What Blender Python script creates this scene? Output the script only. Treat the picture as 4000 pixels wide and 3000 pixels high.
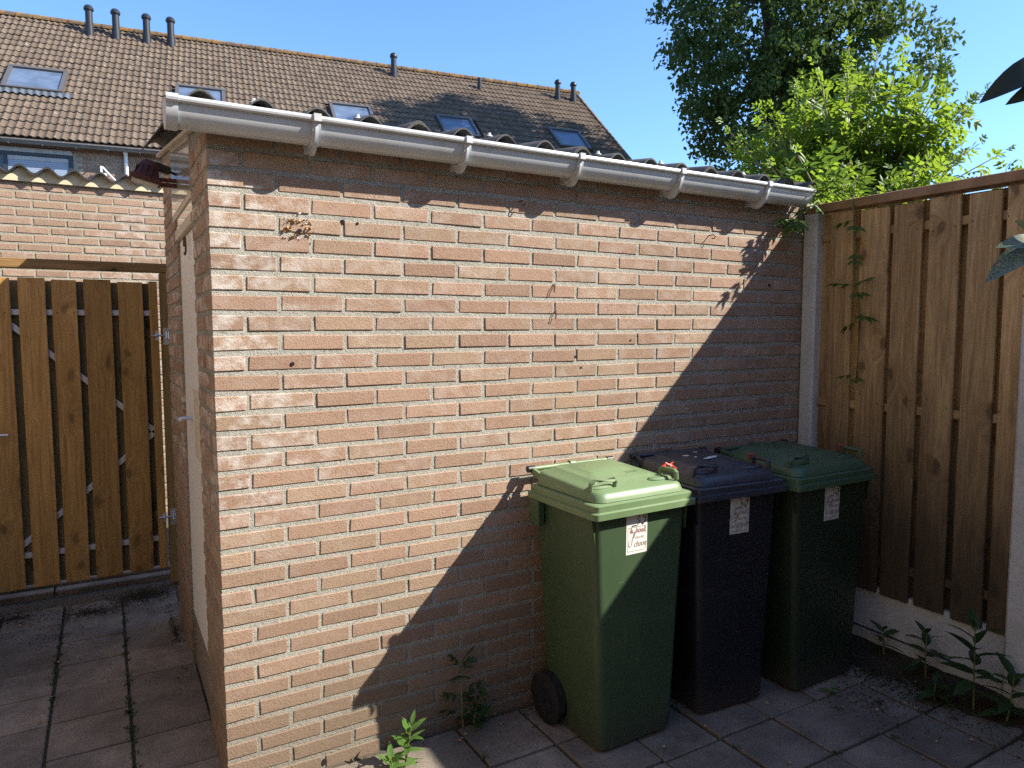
import bpy, bmesh, math, random
import numpy as np
from mathutils import Matrix, Vector
random.seed(7); rng = np.random.default_rng(7)
R = math.radians
scene = bpy.context.scene
for o in list(bpy.data.objects): bpy.data.objects.remove(o)

# ------------------------------------------------------------------ camera
cam_d = bpy.data.cameras.new('camera'); cam = bpy.data.objects.new('camera', cam_d)
scene.collection.objects.link(cam); scene.camera = cam
cam_d.sensor_width = 36; cam_d.lens = 36 * 2770 / 4000; cam_d.clip_start = 0.02; cam_d.clip_end = 2000
YAW, PITCH, ROLL = 0.5227, -0.0779, -0.0018
CAM = Vector((-0.306, -2.461, 1.565))
_f = Vector((math.sin(YAW)*math.cos(PITCH), math.cos(YAW)*math.cos(PITCH), math.sin(PITCH)))
_r = Vector((math.cos(YAW), -math.sin(YAW), 0)); _u = _r.cross(_f)
_r2 = _r*math.cos(ROLL)+_u*math.sin(ROLL); _u2 = _u*math.cos(ROLL)-_r*math.sin(ROLL)
cam.matrix_world = Matrix(((_r2.x,_u2.x,-_f.x,CAM.x),(_r2.y,_u2.y,-_f.y,CAM.y),(_r2.z,_u2.z,-_f.z,CAM.z),(0,0,0,1)))

# ------------------------------------------------------------------ sky, sun, exposure
SUN = Vector((1.39, -1.0, 1.40)).normalized()          # towards the sun
world = bpy.data.worlds.new('World'); scene.world = world; world.use_nodes = True
wn = world.node_tree; wn.nodes.clear()
wo = wn.nodes.new('ShaderNodeOutputWorld'); wb = wn.nodes.new('ShaderNodeBackground'); sk = wn.nodes.new('ShaderNodeTexSky')
sk.sky_type = 'NISHITA'; sk.sun_disc = False; sk.sun_elevation = math.asin(SUN.z)
sk.sun_rotation = math.atan2(SUN.x, SUN.y); sk.air_density = 1.05; sk.dust_density = 0.2; sk.ozone_density = 9.0; sk.altitude = 0
wb.inputs['Strength'].default_value = 0.145
wn.links.new(sk.outputs[0], wb.inputs[0]); wn.links.new(wb.outputs[0], wo.inputs[0])
sun_d = bpy.data.lights.new('sun', 'SUN'); sun = bpy.data.objects.new('sun', sun_d); scene.collection.objects.link(sun)
sun_d.energy = 5.0; sun_d.angle = R(0.5); sun_d.color = (1.0, 0.94, 0.84)
sun.rotation_euler = SUN.to_track_quat('Z', 'Y').to_euler(); sun.location = (6, -6, 9)
vs = scene.view_settings
vs.view_transform = 'Standard'; vs.look = 'None'; vs.gamma = 1; vs.exposure = 1.1; vs.use_curve_mapping = False
scene.cycles.use_denoising = False; scene.cycles.sample_clamp_indirect = 4.0
scene.cycles.max_bounces = 6; scene.cycles.diffuse_bounces = 3; scene.cycles.glossy_bounces = 3; scene.cycles.transmission_bounces = 4; scene.cycles.transparent_max_bounces = 6

# ------------------------------------------------------------------ helpers: meshes
COL = scene.collection
class MB:
    def __init__(s): s.v = []; s.f = []
    def add(s, vs, fs):
        n = len(s.v); s.v += [tuple(q) for q in vs]; s.f += [tuple(i+n for i in f) for f in fs]; return s
    def box(s, a, b):
        (x0,y0,z0),(x1,y1,z1) = a, b
        return s.add([(x0,y0,z0),(x1,y0,z0),(x1,y1,z0),(x0,y1,z0),(x0,y0,z1),(x1,y0,z1),(x1,y1,z1),(x0,y1,z1)],
                     [(0,3,2,1),(4,5,6,7),(0,1,5,4),(1,2,6,5),(2,3,7,6),(3,0,4,7)])
    def tube(s, pts, rad, n=8, caps=True):
        pts = [Vector(q) for q in pts]
        if not hasattr(rad, '__len__'): rad = [rad]*len(pts)
        rings = []; ref = None
        for i, q in enumerate(pts):
            d = (pts[min(i+1, len(pts)-1)]-pts[max(i-1, 0)]).normalized()
            if ref is None: ref = Vector((0,0,1)) if abs(d.z) < .9 else Vector((1,0,0))
            a = d.cross(ref).normalized(); b = d.cross(a).normalized(); ref = -b if False else ref
            rings.append([q+(a*math.cos(2*math.pi*k/n)+b*math.sin(2*math.pi*k/n))*rad[i] for k in range(n)])
        vs = [v for r in rings for v in r]; fs = []
        for i in range(len(rings)-1):
            for k in range(n):
                fs.append((i*n+k, i*n+(k+1)%n, (i+1)*n+(k+1)%n, (i+1)*n+k))
        if caps:
            fs.append(tuple(reversed(range(n)))); fs.append(tuple((len(rings)-1)*n+k for k in range(n)))
        return s.add(vs, fs)
    def loft(s, rings, cap0=True, cap1=True):
        n = len(rings[0]); vs = [v for r in rings for v in r]; fs = []
        for i in range(len(rings)-1):
            for k in range(n):
                fs.append((i*n+k, i*n+(k+1)%n, (i+1)*n+(k+1)%n, (i+1)*n+k))
        if cap0: fs.append(tuple(reversed(range(n))))
        if cap1: fs.append(tuple((len(rings)-1)*n+k for k in range(n)))
        return s.add(vs, fs)
    def extrude(s, prof, axis, a, b):
        """profile (list of 2D) extruded along axis from a to b; axis 0: (y,z), 1: (x,z), 2: (x,y)"""
        def P(q, t):
            return (t,q[0],q[1]) if axis == 0 else ((q[0],t,q[1]) if axis == 1 else (q[0],q[1],t))
        return s.loft([[P(q,a) for q in prof],[P(q,b) for q in prof]])
    def mesh(s, name, smooth=False, bevel=0, seg=1):
        me = bpy.data.meshes.new(name); me.from_pydata(s.v, [], s.f)
        bm = bmesh.new(); bm.from_mesh(me)
        if bevel > 0:
            bmesh.ops.remove_doubles(bm, verts=bm.verts, dist=1e-5)
            ed = [e for e in bm.edges if len(e.link_faces) == 2 and e.calc_face_angle(0) > 0.6]
            bmesh.ops.bevel(bm, geom=ed, offset=bevel, segments=seg, affect='EDGES', profile=0.6, clamp_overlap=True)
        bmesh.ops.recalc_face_normals(bm, faces=bm.faces)
        bm.to_mesh(me); bm.free()
        if smooth:
            me.polygons.foreach_set('use_smooth', [True]*len(me.polygons))
            try: me.set_sharp_from_angle(angle=R(35))
            except Exception: pass
        me.update(); return me
def link(name, me, m, parent=None, loc=None, rot=None):
    o = bpy.data.objects.new(name, me); COL.objects.link(o)
    if me is not None and m is not None:
        if not me.materials: me.materials.append(m)
    if parent is not None: o.parent = parent
    if loc is not None: o.location = loc
    if rot is not None: o.rotation_euler = rot
    return o
def tag(o, label=None, cat=None, group=None, kind=None):
    if label: o['label'] = label
    if cat: o['category'] = cat
    if group: o['group'] = group
    if kind: o['kind'] = kind
    return o
def thing(name, label, cat, loc=(0,0,0), rotz=0, group=None):
    o = bpy.data.objects.new(name, None); COL.objects.link(o); o.empty_display_size = .1
    o.location = loc; o.rotation_euler = (0,0,rotz)
    return tag(o, label, cat, group)
def wpart(name, mb, m, parent, smooth=False, bevel=0, seg=1):
    """part whose MB is in world coordinates, under an unrotated Empty or an identity part"""
    me = mb if isinstance(mb, bpy.types.Mesh) else mb.mesh(name, smooth, bevel, seg)
    o = link(name, me, m, parent)
    if parent is not None and parent.type == 'EMPTY': o.matrix_parent_inverse = Matrix.Translation(-Vector(parent.location))
    return o
def lpart(name, mb, m, parent, smooth=False, bevel=0, seg=1):
    me = mb if isinstance(mb, bpy.types.Mesh) else mb.mesh(name, smooth, bevel, seg)
    return link(name, me, m, parent)
def rrect(hx0, hx1, y0, y1, z, r, n=5):
    """rounded rectangle ring, counter-clockwise"""
    out = []
    for cx, cy, a0 in ((hx1-r,y1-r,0),(hx0+r,y1-r,90),(hx0+r,y0+r,180),(hx1-r,y0+r,270)):
        for k in range(n):
            a = R(a0+90*k/(n-1)); out.append((cx+r*math.cos(a), cy+r*math.sin(a), z))
    return out
def text_mesh(body, size, name):
    cu = bpy.data.curves.new(name, 'FONT'); cu.body = body; cu.size = size; cu.extrude = 0.0; cu.resolution_u = 3
    o = bpy.data.objects.new(name, cu); COL.objects.link(o)
    bpy.context.view_layer.update()
    me = bpy.data.meshes.new_from_object(o.evaluated_get(bpy.context.evaluated_depsgraph_get()))
    bpy.data.objects.remove(o); return me

# ------------------------------------------------------------------ helpers: materials
class NT:
    def __init__(s, name):
        s.m = bpy.data.materials.new(name); s.m.use_nodes = True; s.t = s.m.node_tree; s.t.nodes.clear()
        s.out = s.t.nodes.new('ShaderNodeOutputMaterial')
    def n(s, typ, **kw):
        nd = s.t.nodes.new('ShaderNode'+typ)
        for k, v in kw.items():
            if k[0] == '_': setattr(nd, k[1:], v)
            else:
                key = k.replace('__', ' ')
                s.set(nd.inputs[int(key[1:])] if key[0] == 'i' and key[1:].isdigit() else nd.inputs[key], v)
        return nd
    def set(s, inp, v):
        if isinstance(v, bpy.types.NodeSocket): s.t.links.new(v, inp)
        elif isinstance(v, bpy.types.Node): s.t.links.new(v.outputs[0], inp)
        else:
            if hasattr(inp.default_value, '__len__') and hasattr(v, '__len__') and len(v) == 3 and len(inp.default_value) == 4: v = (*v, 1)
            inp.default_value = v
    def math(s, op, a, b=0.5, c=None, clamp=False):
        nd = s.t.nodes.new('ShaderNodeMath'); nd.operation = op; nd.use_clamp = clamp
        s.set(nd.inputs[0], a); s.set(nd.inputs[1], b)
        if c is not None: s.set(nd.inputs[2], c)
        return nd.outputs[0]
    def mix(s, fac, a, b, mode='MIX'):
        nd = s.t.nodes.new('ShaderNodeMix'); nd.data_type = 'RGBA'; nd.blend_type = mode; nd.clamp_factor = True
        s.set(nd.inputs[0], fac); s.set(nd.inputs[6], a); s.set(nd.inputs[7], b); return nd.outputs[2]
    def ramp(s, fac, stops, interp='LINEAR'):
        nd = s.t.nodes.new('ShaderNodeValToRGB'); nd.color_ramp.interpolation = interp
        while len(nd.color_ramp.elements) < len(stops): nd.color_ramp.elements.new(0.5)
        for e, (p, c) in zip(nd.color_ramp.elements, stops):
            e.position = p; e.color = (*c, 1) if hasattr(c, '__len__') else (c, c, c, 1)
        s.set(nd.inputs[0], fac); return nd.outputs[0]
    def noise(s, vec, scale, detail=3, rough=.55, out=0, dim='3D'):
        nd = s.t.nodes.new('ShaderNodeTexNoise'); nd.noise_dimensions = dim
        s.set(nd.inputs['Vector'], vec); nd.inputs['Scale'].default_value = scale; nd.inputs['Detail'].default_value = detail; nd.inputs['Roughness'].default_value = rough
        return nd.outputs[out]
    def voro(s, vec, scale, out='Distance', feature='F1'):
        nd = s.t.nodes.new('ShaderNodeTexVoronoi'); nd.feature = feature
        s.set(nd.inputs['Vector'], vec); nd.inputs['Scale'].default_value = scale; return nd.outputs[out]
    def pos(s): return s.t.nodes.new('ShaderNodeNewGeometry').outputs['Position']
    def island(s): return s.t.nodes.new('ShaderNodeNewGeometry').outputs['Random Per Island']
    def obj(s): return s.t.nodes.new('ShaderNodeTexCoord').outputs['Object']
    def rnd(s): return s.t.nodes.new('ShaderNodeObjectInfo').outputs['Random']
    def both(s): return s.math('FRACT', s.math('ADD', s.math('MULTIPLY', s.rnd(), 7.31), s.math('MULTIPLY', s.island(), 3.7)))
    def mapv(s, vec, scale=(1,1,1), loc=(0,0,0), rot=(0,0,0)):
        nd = s.t.nodes.new('ShaderNodeMapping'); s.set(nd.inputs['Vector'], vec); s.set(nd.inputs['Scale'], scale); s.set(nd.inputs['Location'], loc); s.set(nd.inputs['Rotation'], rot); return nd.outputs[0]
    def sep(s, vec):
        nd = s.t.nodes.new('ShaderNodeSeparateXYZ'); s.set(nd.inputs[0], vec); return nd.outputs
    def comb(s, x, y, z):
        nd = s.t.nodes.new('ShaderNodeCombineXYZ'); s.set(nd.inputs[0], x); s.set(nd.inputs[1], y); s.set(nd.inputs[2], z); return nd.outputs[0]
    def bump(s, h, strength=.5, dist=.005, normal=None):
        nd = s.t.nodes.new('ShaderNodeBump'); s.set(nd.inputs['Height'], h); nd.inputs['Strength'].default_value = strength; nd.inputs['Distance'].default_value = dist
        if normal is not None: s.set(nd.inputs['Normal'], normal)
        return nd.outputs[0]
    def finish(s, color, rough=.7, normal=None, metal=0, spec=.4, **kw):
        b = s.t.nodes.new('ShaderNodeBsdfPrincipled')
        s.set(b.inputs['Base Color'], color); s.set(b.inputs['Roughness'], rough); s.set(b.inputs['Metallic'], metal); s.set(b.inputs['Specular IOR Level'], spec)
        if normal is not None: s.set(b.inputs['Normal'], normal)
        for k, v in kw.items(): s.set(b.inputs[k.replace('_', ' ')], v)
        s.t.links.new(b.outputs[0], s.out.inputs[0]); s.b = b; return s.m

def m_brick(name, white=0.5, base=((.350,.217,.150),(.395,.252,.177),(.378,.266,.178),(.330,.202,.140)), dirt=True):
    t = NT(name); P = t.pos(); r = t.both()
    r2 = t.math('FRACT', t.math('MULTIPLY', r, 13.7)); r3 = t.math('FRACT', t.math('MULTIPLY', r, 29.3))
    c = t.ramp(r, [(0,base[0]),(.35,base[1]),(.7,base[2]),(1,base[3])])
    n1 = t.noise(P, 19, 5, .68); n2 = t.noise(P, 150, 4, .8); n3 = t.noise(P, 420, 2, .6); pit = t.voro(P, 58)
    c = t.mix(t.math('MULTIPLY', t.ramp(n1, [(.38,0),(.66,1)]), .55), c, (.395,.272,.184))     # sandy yellow clouds
    c = t.mix(t.ramp(n2, [(.36,.5),(.54,0)]), c, (.15,.088,.060))
    c = t.mix(t.math('MULTIPLY', t.ramp(pit, [(.10,1),(.20,0)]), t.ramp(n1, [(.5,0),(.62,.6)])), c, (.085,.05,.035))
    c = t.mix(t.ramp(t.noise(t.mapv(P, (1,1,1), (7,3,5)), 33, 4, .7), [(.55,0),(.72,.32)]), c, (.20,.13,.095))                              # dark pores
    c = t.mix(t.ramp(n3, [(.60,0),(.74,.42)]), c, (.50,.42,.33))                                # light grains
    x, y, z = t.sep(P)
    # lime bloom: strong on the corner bricks, weak elsewhere
    wn_ = t.noise(t.mapv(P, (1,1,1.4), (3,1,2)), 13, 4, .62)
    crn = t.ramp(t.math('ABSOLUTE', x), [(.12,1),(.42,.30)])
    wm = t.math('MULTIPLY', t.ramp(wn_, [(.44,0),(.62,1)]), t.math('MULTIPLY', crn, t.ramp(r3, [(.15,.1),(.6,white)])))
    zlow = t.ramp(z, [(0.0,.0),(.9,.35),(1.5,1)]) if dirt else None
    if dirt: wm = t.math('MULTIPLY', wm, zlow)
    c = t.mix(wm, c, (.56,.50,.44))
    if dirt:   # soil splash and algae on the lowest courses
        dm = t.math('MULTIPLY', t.ramp(t.math('ADD', z, t.math('MULTIPLY', t.noise(P, 7, 3), .30)), [(.10,1),(.60,.40),(1.40,0)]), .74)
        c = t.mix(dm, c, (.150,.118,.082))
    hsv = t.n('HueSaturation', Value=t.math('ADD', .89, t.math('MULTIPLY', r2, .20)), Color=c)
    h = t.math('ADD', t.math('MULTIPLY', n2, .7), t.math('MULTIPLY', n3, .5)); h = t.math('ADD', h, t.math('MULTIPLY', n1, .8))
    return t.finish(hsv, .9, t.bump(h, 1.0, .004), spec=.2)
def m_mortar(name, col=(.62,.595,.505)):
    t = NT(name); P = t.pos()
    a = t.noise(P, 75, 4, .8); b = t.noise(P, 300, 3, .7); d = t.noise(P, 4, 3)
    c = t.mix(t.ramp(a, [(.34,.7),(.45,0)]), col, (.26,.24,.20))
    c = t.mix(t.ramp(b, [(.56,0),(.72,.6)]), c, (.64,.60,.51))
    c = t.mix(t.ramp(d, [(.45,0),(.75,.35)]), c, (.32,.30,.24))
    x, y, z = t.sep(P)
    c = t.mix(t.math('MULTIPLY', t.ramp(z, [(.05,1),(.5,0)]), .55), c, (.23,.19,.14))
    h = t.math('ADD', t.math('MULTIPLY', a, 1.0), t.math('MULTIPLY', b, .5))
    return t.finish(c, .95, t.bump(h, 1.0, .022), spec=.2)
def m_wood(name, light, dark, rough=.65, grime=0.0, knot=1.0, green=0.0):
    """boards: width on local X, length on local Z"""
    t = NT(name); r = t.rnd(); O = t.obj()
    off = t.comb(t.math('MULTIPLY', r, 37.0), t.math('MULTIPLY', r, 11.0), t.math('MULTIPLY', r, 53.0))
    v = t.t.nodes.new('ShaderNodeVectorMath'); v.operation = 'ADD'; t.set(v.inputs[0], O); t.set(v.inputs[1], off); V = v.outputs[0]
    warp = t.noise(t.mapv(V, (3,1,.9)), 1.0, 2, out=1)
    vx, vy, vz = t.sep(V)
    kn = t.t.nodes.new('ShaderNodeTexVoronoi'); kn.voronoi_dimensions = '2D'; kn.inputs['Scale'].default_value = 1.0
    wv = t.sep(t.noise(V, 14, 2, .5, out=1))
    t.set(kn.inputs['Vector'], t.comb(t.math('ADD', t.math('MULTIPLY', vx, 9.0), t.math('MULTIPLY', wv[0], .35)), t.math('ADD', t.math('MULTIPLY', vz, 4.6), t.math('MULTIPLY', wv[1], .35)), 0.0))
    keep = t.ramp(t.sep(kn.outputs['Color'])[0], [(.66,1),(.67,0)])
    kd = t.math('ADD', kn.outputs['Distance'], keep)
    kmask = t.ramp(kd, [(.10,1),(.19,.0)]); khalo = t.ramp(kd, [(.10,1),(.52,0)])
    w = t.t.nodes.new('ShaderNodeVectorMath'); w.operation = 'MULTIPLY_ADD'
    t.set(w.inputs[0], warp); t.set(w.inputs[1], (.05,.05,.4)); t.set(w.inputs[2], V)
    gx, gy, gz = t.sep(w.outputs[0])
    ring = t.math('ADD', t.math('MULTIPLY', gx, 1.0), t.math('MULTIPLY', khalo, .055))
    gv = t.comb(t.math('MULTIPLY', ring, 1.0), 0.0, t.math('MULTIPLY', gz, .035))
    g1 = t.noise(gv, 75, 3, .6); g2 = t.noise(gv, 260, 2, .6); g0 = t.noise(gv, 17, 2, .5)
    f = t.math('ADD', t.math('MULTIPLY', g1, .7), t.math('MULTIPLY', g0, .45))
    c = t.mix(t.ramp(f, [(.42,0),(.72,1)]), light, dark)
    c = t.mix(t.ramp(g2, [(.42,.30),(.6,0)]), c, tuple(q*.45 for q in dark))
    c = t.mix(t.math('MULTIPLY', khalo, .55*knot), c, tuple(q*.8 for q in dark))
    c = t.mix(t.math('MULTIPLY', kmask, .85*knot), c, tuple(q*.28 for q in dark))
    c = t.n('HueSaturation', Value=t.math('ADD', .78, t.math('MULTIPLY', t.math('FRACT', t.math('MULTIPLY', r, 5.3)), .42)), Color=c).outputs[0]
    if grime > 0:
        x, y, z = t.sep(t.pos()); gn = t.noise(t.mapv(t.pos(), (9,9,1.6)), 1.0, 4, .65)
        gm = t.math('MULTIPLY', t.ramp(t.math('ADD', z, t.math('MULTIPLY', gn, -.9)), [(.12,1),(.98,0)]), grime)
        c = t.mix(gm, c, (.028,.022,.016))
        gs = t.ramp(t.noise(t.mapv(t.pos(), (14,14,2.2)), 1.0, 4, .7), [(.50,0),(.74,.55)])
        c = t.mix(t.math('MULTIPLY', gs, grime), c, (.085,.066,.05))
    if green > 0:
        gm = t.ramp(t.noise(t.mapv(V, (5,1,1.2)), 1.0, 3), [(.52,0),(.7,green)]); c = t.mix(gm, c, (.10,.115,.045))
    h = t.math('ADD', t.math('MULTIPLY', g1, .5), t.math('MULTIPLY', g2, .4))
    return t.finish(c, rough, t.bump(h, .45, .002), spec=.3)
def m_simple(name, col, rough=.5, metal=0, var=.12, scale=30, bump=.1, spec=.4, dirt=None, dirtscale=6):
    t = NT(name); P = t.obj(); n = t.noise(P, scale, 4, .6)
    c = t.mix(t.ramp(n, [(.3,0),(.7,1)]), tuple(q*(1-var) for q in col), tuple(min(1,q*(1+var)) for q in col))
    if dirt:
        dn = t.noise(P, dirtscale, 5, .65); c = t.mix(t.ramp(dn, [(.5,0),(.75,dirt[1])]), c, dirt[0])
    return t.finish(c, rough, t.bump(n, bump, .002), metal=metal, spec=spec)
def m_leaf(name, a, b, trans=.45, gloss=.42, back=None, vein=False):
    t = NT(name); r = t.both(); n = t.noise(t.pos(), 14, 2)
    c = t.mix(t.math('ADD', t.math('MULTIPLY', r, .7), t.math('MULTIPLY', n, .3)), a, b)
    pr = t.t.nodes.new('ShaderNodeBsdfPrincipled'); t.set(pr.inputs['Base Color'], c); pr.inputs['Roughness'].default_value = gloss; pr.inputs['Specular IOR Level'].default_value = .3
    tr = t.t.nodes.new('ShaderNodeBsdfTranslucent')
    t.set(tr.inputs['Color'], t.mix(.5, c, tuple(min(1,q*w) for q, w in zip(b, (2.3,2.0,.8)))))
    mx = t.t.nodes.new('ShaderNodeMixShader'); mx.inputs[0].default_value = trans
    t.t.links.new(pr.outputs[0], mx.inputs[1]); t.t.links.new(tr.outputs[0], mx.inputs[2]); t.t.links.new(mx.outputs[0], t.out.inputs[0]); return t.m

M = {}
M['brick'] = m_brick('brick_red', 1.0)
M['brick_n'] = m_brick('brick_neighbour', .55, base=((.335,.215,.150),(.380,.250,.175),(.365,.252,.172),(.315,.198,.138)), dirt=False)
M['brick_h'] = m_brick('brick_house', .35, base=((.26,.145,.095),(.31,.18,.12),(.29,.17,.11),(.24,.13,.09)), dirt=False)
M['brick_pale'] = m_brick('brick_pale', .3, base=((.21,.18,.155),(.24,.205,.175),(.235,.205,.175),(.20,.17,.145)), dirt=False)
M['mortar'] = m_mortar('mortar'); M['mortar_n'] = m_mortar('mortar_neighbour', (.55,.51,.40))
M['fence_wood'] = m_wood('fence_wood', (.57,.41,.215), (.30,.185,.085), grime=.86, knot=.8)
M['cap_wood'] = m_wood('cap_wood', (.36,.22,.12), (.19,.11,.058), knot=.5)
M['gate_wood'] = m_wood('gate_wood', (.57,.335,.108), (.32,.168,.052), knot=.65)
M['gate_back'] = m_wood('gate_back_wood', (.30,.225,.10), (.15,.11,.05), green=.5)
M['beam_wood'] = m_wood('beam_wood', (.33,.20,.075), (.17,.095,.036))
M['post_wood'] = m_wood('gate_post_wood', (.30,.205,.080), (.18,.115,.044))
M['concrete'] = m_simple('concrete', (.52,.53,.52), .85, var=.10, scale=55, bump=.35, spec=.25, dirt=((.30,.30,.27),.5))
M['threshold'] = m_simple('threshold_concrete', (.22,.185,.16), .9, var=.25, scale=50, bump=.8, spec=.2)
M['pvc'] = m_simple('gutter_pvc', (.53,.55,.56), .26, var=.03, scale=9, bump=.03, spec=.5, dirt=((.36,.32,.23),.5), dirtscale=5)
M['door_paint'] = m_simple('door_paint', (.72,.71,.68), .45, var=.04, scale=20, bump=.04)
M['frame_wood'] = m_simple('frame_wood', (.56,.49,.38), .6, var=.2, scale=40, bump=.15)
M['steel'] = m_simple('galvanised_steel', (.60,.61,.63), .42, metal=.85, var=.12, scale=60)
M['steel_pale'] = m_simple('galvanised_bar', (.55,.56,.59), .5, metal=.35, var=.1, scale=40)
M['black'] = m_simple('black_plastic', (.022,.022,.024), .42, var=.25, scale=20)
M['rubber'] = m_simple('rubber', (.014,.014,.014), .8, var=.4, scale=40)
M['hole'] = m_simple('dark_hole', (.012,.010,.009), .95)
M['rust'] = m_simple('rusty_iron', (.10,.05,.03), .8, var=.4, scale=80)
M['lamp_red'] = m_simple('maroon_lamp', (.085,.028,.024), .5, var=.25, scale=35, bump=.1)
M['lamp_glass'] = m_simple('lamp_glass', (.5,.5,.42), .12)
M['white'] = m_simple('white_paint', (.74,.74,.72), .5, var=.04)
M['cream'] = m_simple('cream_board', (.60,.52,.34), .7, var=.10, scale=15, bump=.1, dirt=((.33,.28,.18),.35))
M['anthracite'] = m_simple('anthracite_frame', (.035,.038,.044), .4, var=.1)
M['skylight_frame'] = m_simple('roof_window_frame', (.115,.105,.10), .45, metal=.2, var=.1)
M['zinc'] = m_simple('zinc_gutter', (.19,.205,.215), .38, metal=.55, var=.15, scale=8)
M['lintel'] = m_simple('lintel_concrete', (.40,.40,.40), .85, var=.18, scale=6, bump=.3)
M['red_ribbon'] = m_simple('red_ribbon', (.55,.045,.02), .5)
M['dull_ribbon'] = m_simple('dull_ribbon', (.24,.055,.05), .6)
M['paper'] = m_simple('sticker_scrap', (.62,.62,.60), .6, var=.15)
M['straw'] = m_simple('dry_mud', (.45,.28,.12), .95, var=.5, scale=120, bump=1)
M['bark'] = m_simple('bark', (.075,.058,.042), .95, var=.5, scale=14, bump=1)
M['stem'] = m_simple('green_stem', (.14,.16,.055), .6, var=.2)
M['stem_pale'] = m_simple('pale_stem', (.24,.22,.12), .6, var=.2)

def m_corr():
    t = NT('corrugated_sheet'); P = t.pos(); a = t.noise(P, 9, 5, .65); b = t.noise(P, 90, 3, .7)
    c = t.mix(t.ramp(a, [(.35,0),(.7,1)]), (.045,.043,.042), (.12,.115,.105))
    c = t.mix(t.ramp(b, [(.6,0),(.75,.5)]), c, (.23,.22,.18))
    return t.finish(c, .8, t.bump(b, .4, .004), spec=.3)
M['corr'] = m_corr(); M['corr_dark'] = m_simple('dark_sheet', (.030,.028,.027), .6, var=.4, scale=20, bump=.3)
def m_tile():
    t = NT('concrete_roof_tile'); P = t.pos(); r = t.both()
    a = t.noise(P, 2.6, 4, .6); b = t.noise(P, 26, 4, .7); d = t.noise(t.mapv(P, (1,1,1), (9,4,1)), 9, 4, .6); e = t.noise(t.mapv(P, (1,1,1), (2,14,5)), 5.5, 5, .65)
    c = t.mix(r, (.118,.084,.058), (.182,.134,.092))
    c = t.mix(t.ramp(a, [(.35,.0),(.7,.45)]), c, (.13,.098,.075))
    c = t.mix(t.ramp(b, [(.36,.7),(.54,0)]), c, (.050,.038,.030))
    c = t.mix(t.ramp(d, [(.62,0),(.70,.75)]), c, (.36,.31,.25))
    c = t.mix(t.ramp(e, [(.71,0),(.78,.8)]), c, (.36,.19,.045))
    return t.finish(c, .93, t.bump(b, .6, .012), spec=.2)
M['tile'] = m_tile()
def m_ridge():
    t = NT('lichen_ridge_tile'); P = t.pos(); b = t.noise(P, 5, 5, .7); d = t.noise(P, 40, 3, .7)
    c = t.mix(t.ramp(b, [(.42,0),(.60,1)]), (.10,.078,.06), (.30,.165,.055))
    c = t.mix(t.ramp(d, [(.45,.5),(.6,0)]), c, (.09,.07,.05))
    return t.finish(c, .95, t.bump(d, .6, .01), spec=.2)
M['ridge'] = m_ridge()
def m_glass(name, col, rough=.06):
    t = NT(name); n = t.noise(t.pos(), 3, 3); c = t.mix(n, tuple(q*.7 for q in col), col)
    return t.finish(c, rough, spec=.8, IOR=1.5, Coat_Weight=.6, Coat_Roughness=.04)
M['sky_glass'] = m_simple('roof_window_glass', (.105,.14,.20), .28, var=.25, scale=3, spec=.55)
M['win_glass'] = m_glass('window_glass', (.05,.06,.08))
M['transom_glass'] = m_glass('transom_glass', (.62,.57,.52), .12)  # warm reflection of the opposite wall put into the pane colour
def m_shutter():
    t = NT('roller_shutter'); x, y, z = t.sep(t.pos()); w = t.math('FRACT', t.math('MULTIPLY', z, 22))
    c = t.mix(t.ramp(w, [(.0,1),(.18,0)]), (.30,.35,.42), (.10,.12,.15)); return t.finish(c, .5)
M['shutter'] = m_shutter()
def m_paver():
    t = NT('concrete_paver'); P = t.pos(); r = t.rnd()
    a = t.noise(P, 5, 4, .6); b = t.noise(P, 120, 3, .7); d = t.noise(P, 420, 2, .6); e = t.noise(P, 1.7, 4, .6)
    c = t.mix(r, (.205,.170,.138), (.315,.262,.210))
    c = t.mix(t.ramp(a, [(.4,0),(.66,.6)]), c, (.085,.070,.058))
    c = t.mix(t.ramp(b, [(.34,.5),(.5,0)]), c, (.075,.062,.052))
    c = t.mix(t.ramp(d, [(.66,0),(.76,.6)]), c, (.44,.41,.37))
    c = t.mix(t.ramp(e, [(.46,0),(.68,.6)]), c, (.070,.060,.046))
    return t.finish(c, .92, t.bump(t.math('ADD', b, t.math('MULTIPLY', d, .5)), .5, .003), spec=.25)
M['paver'] = m_paver()
def m_soil():
    t = NT('soil'); P = t.pos(); a = t.noise(P, 22, 5, .7); b = t.noise(P, 160, 4, .75); g = t.noise(P, 3, 3)
    c = t.mix(a, (.040,.030,.022), (.105,.082,.058)); c = t.mix(t.ramp(b, [(.58,0),(.7,.6)]), c, (.20,.17,.13))
    c = t.mix(t.ramp(g, [(.5,0),(.7,.45)]), c, (.045,.055,.022))
    return t.finish(c, .97, t.bump(t.math('ADD', a, b), 1.0, .012), spec=.15)
M['soil'] = m_soil()
def m_ground():
    t = NT('ground_sand'); P = t.pos(); a = t.noise(P, 3, 5, .7); b = t.noise(P, 140, 4, .75)
    c = t.mix(a, (.10,.083,.062), (.15,.125,.093)); c = t.mix(t.ramp(b, [(.4,.6),(.6,0)]), c, (.05,.042,.032))
    return t.finish(c, .97, t.bump(b, .8, .006), spec=.15)
M['ground'] = m_ground()
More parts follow.
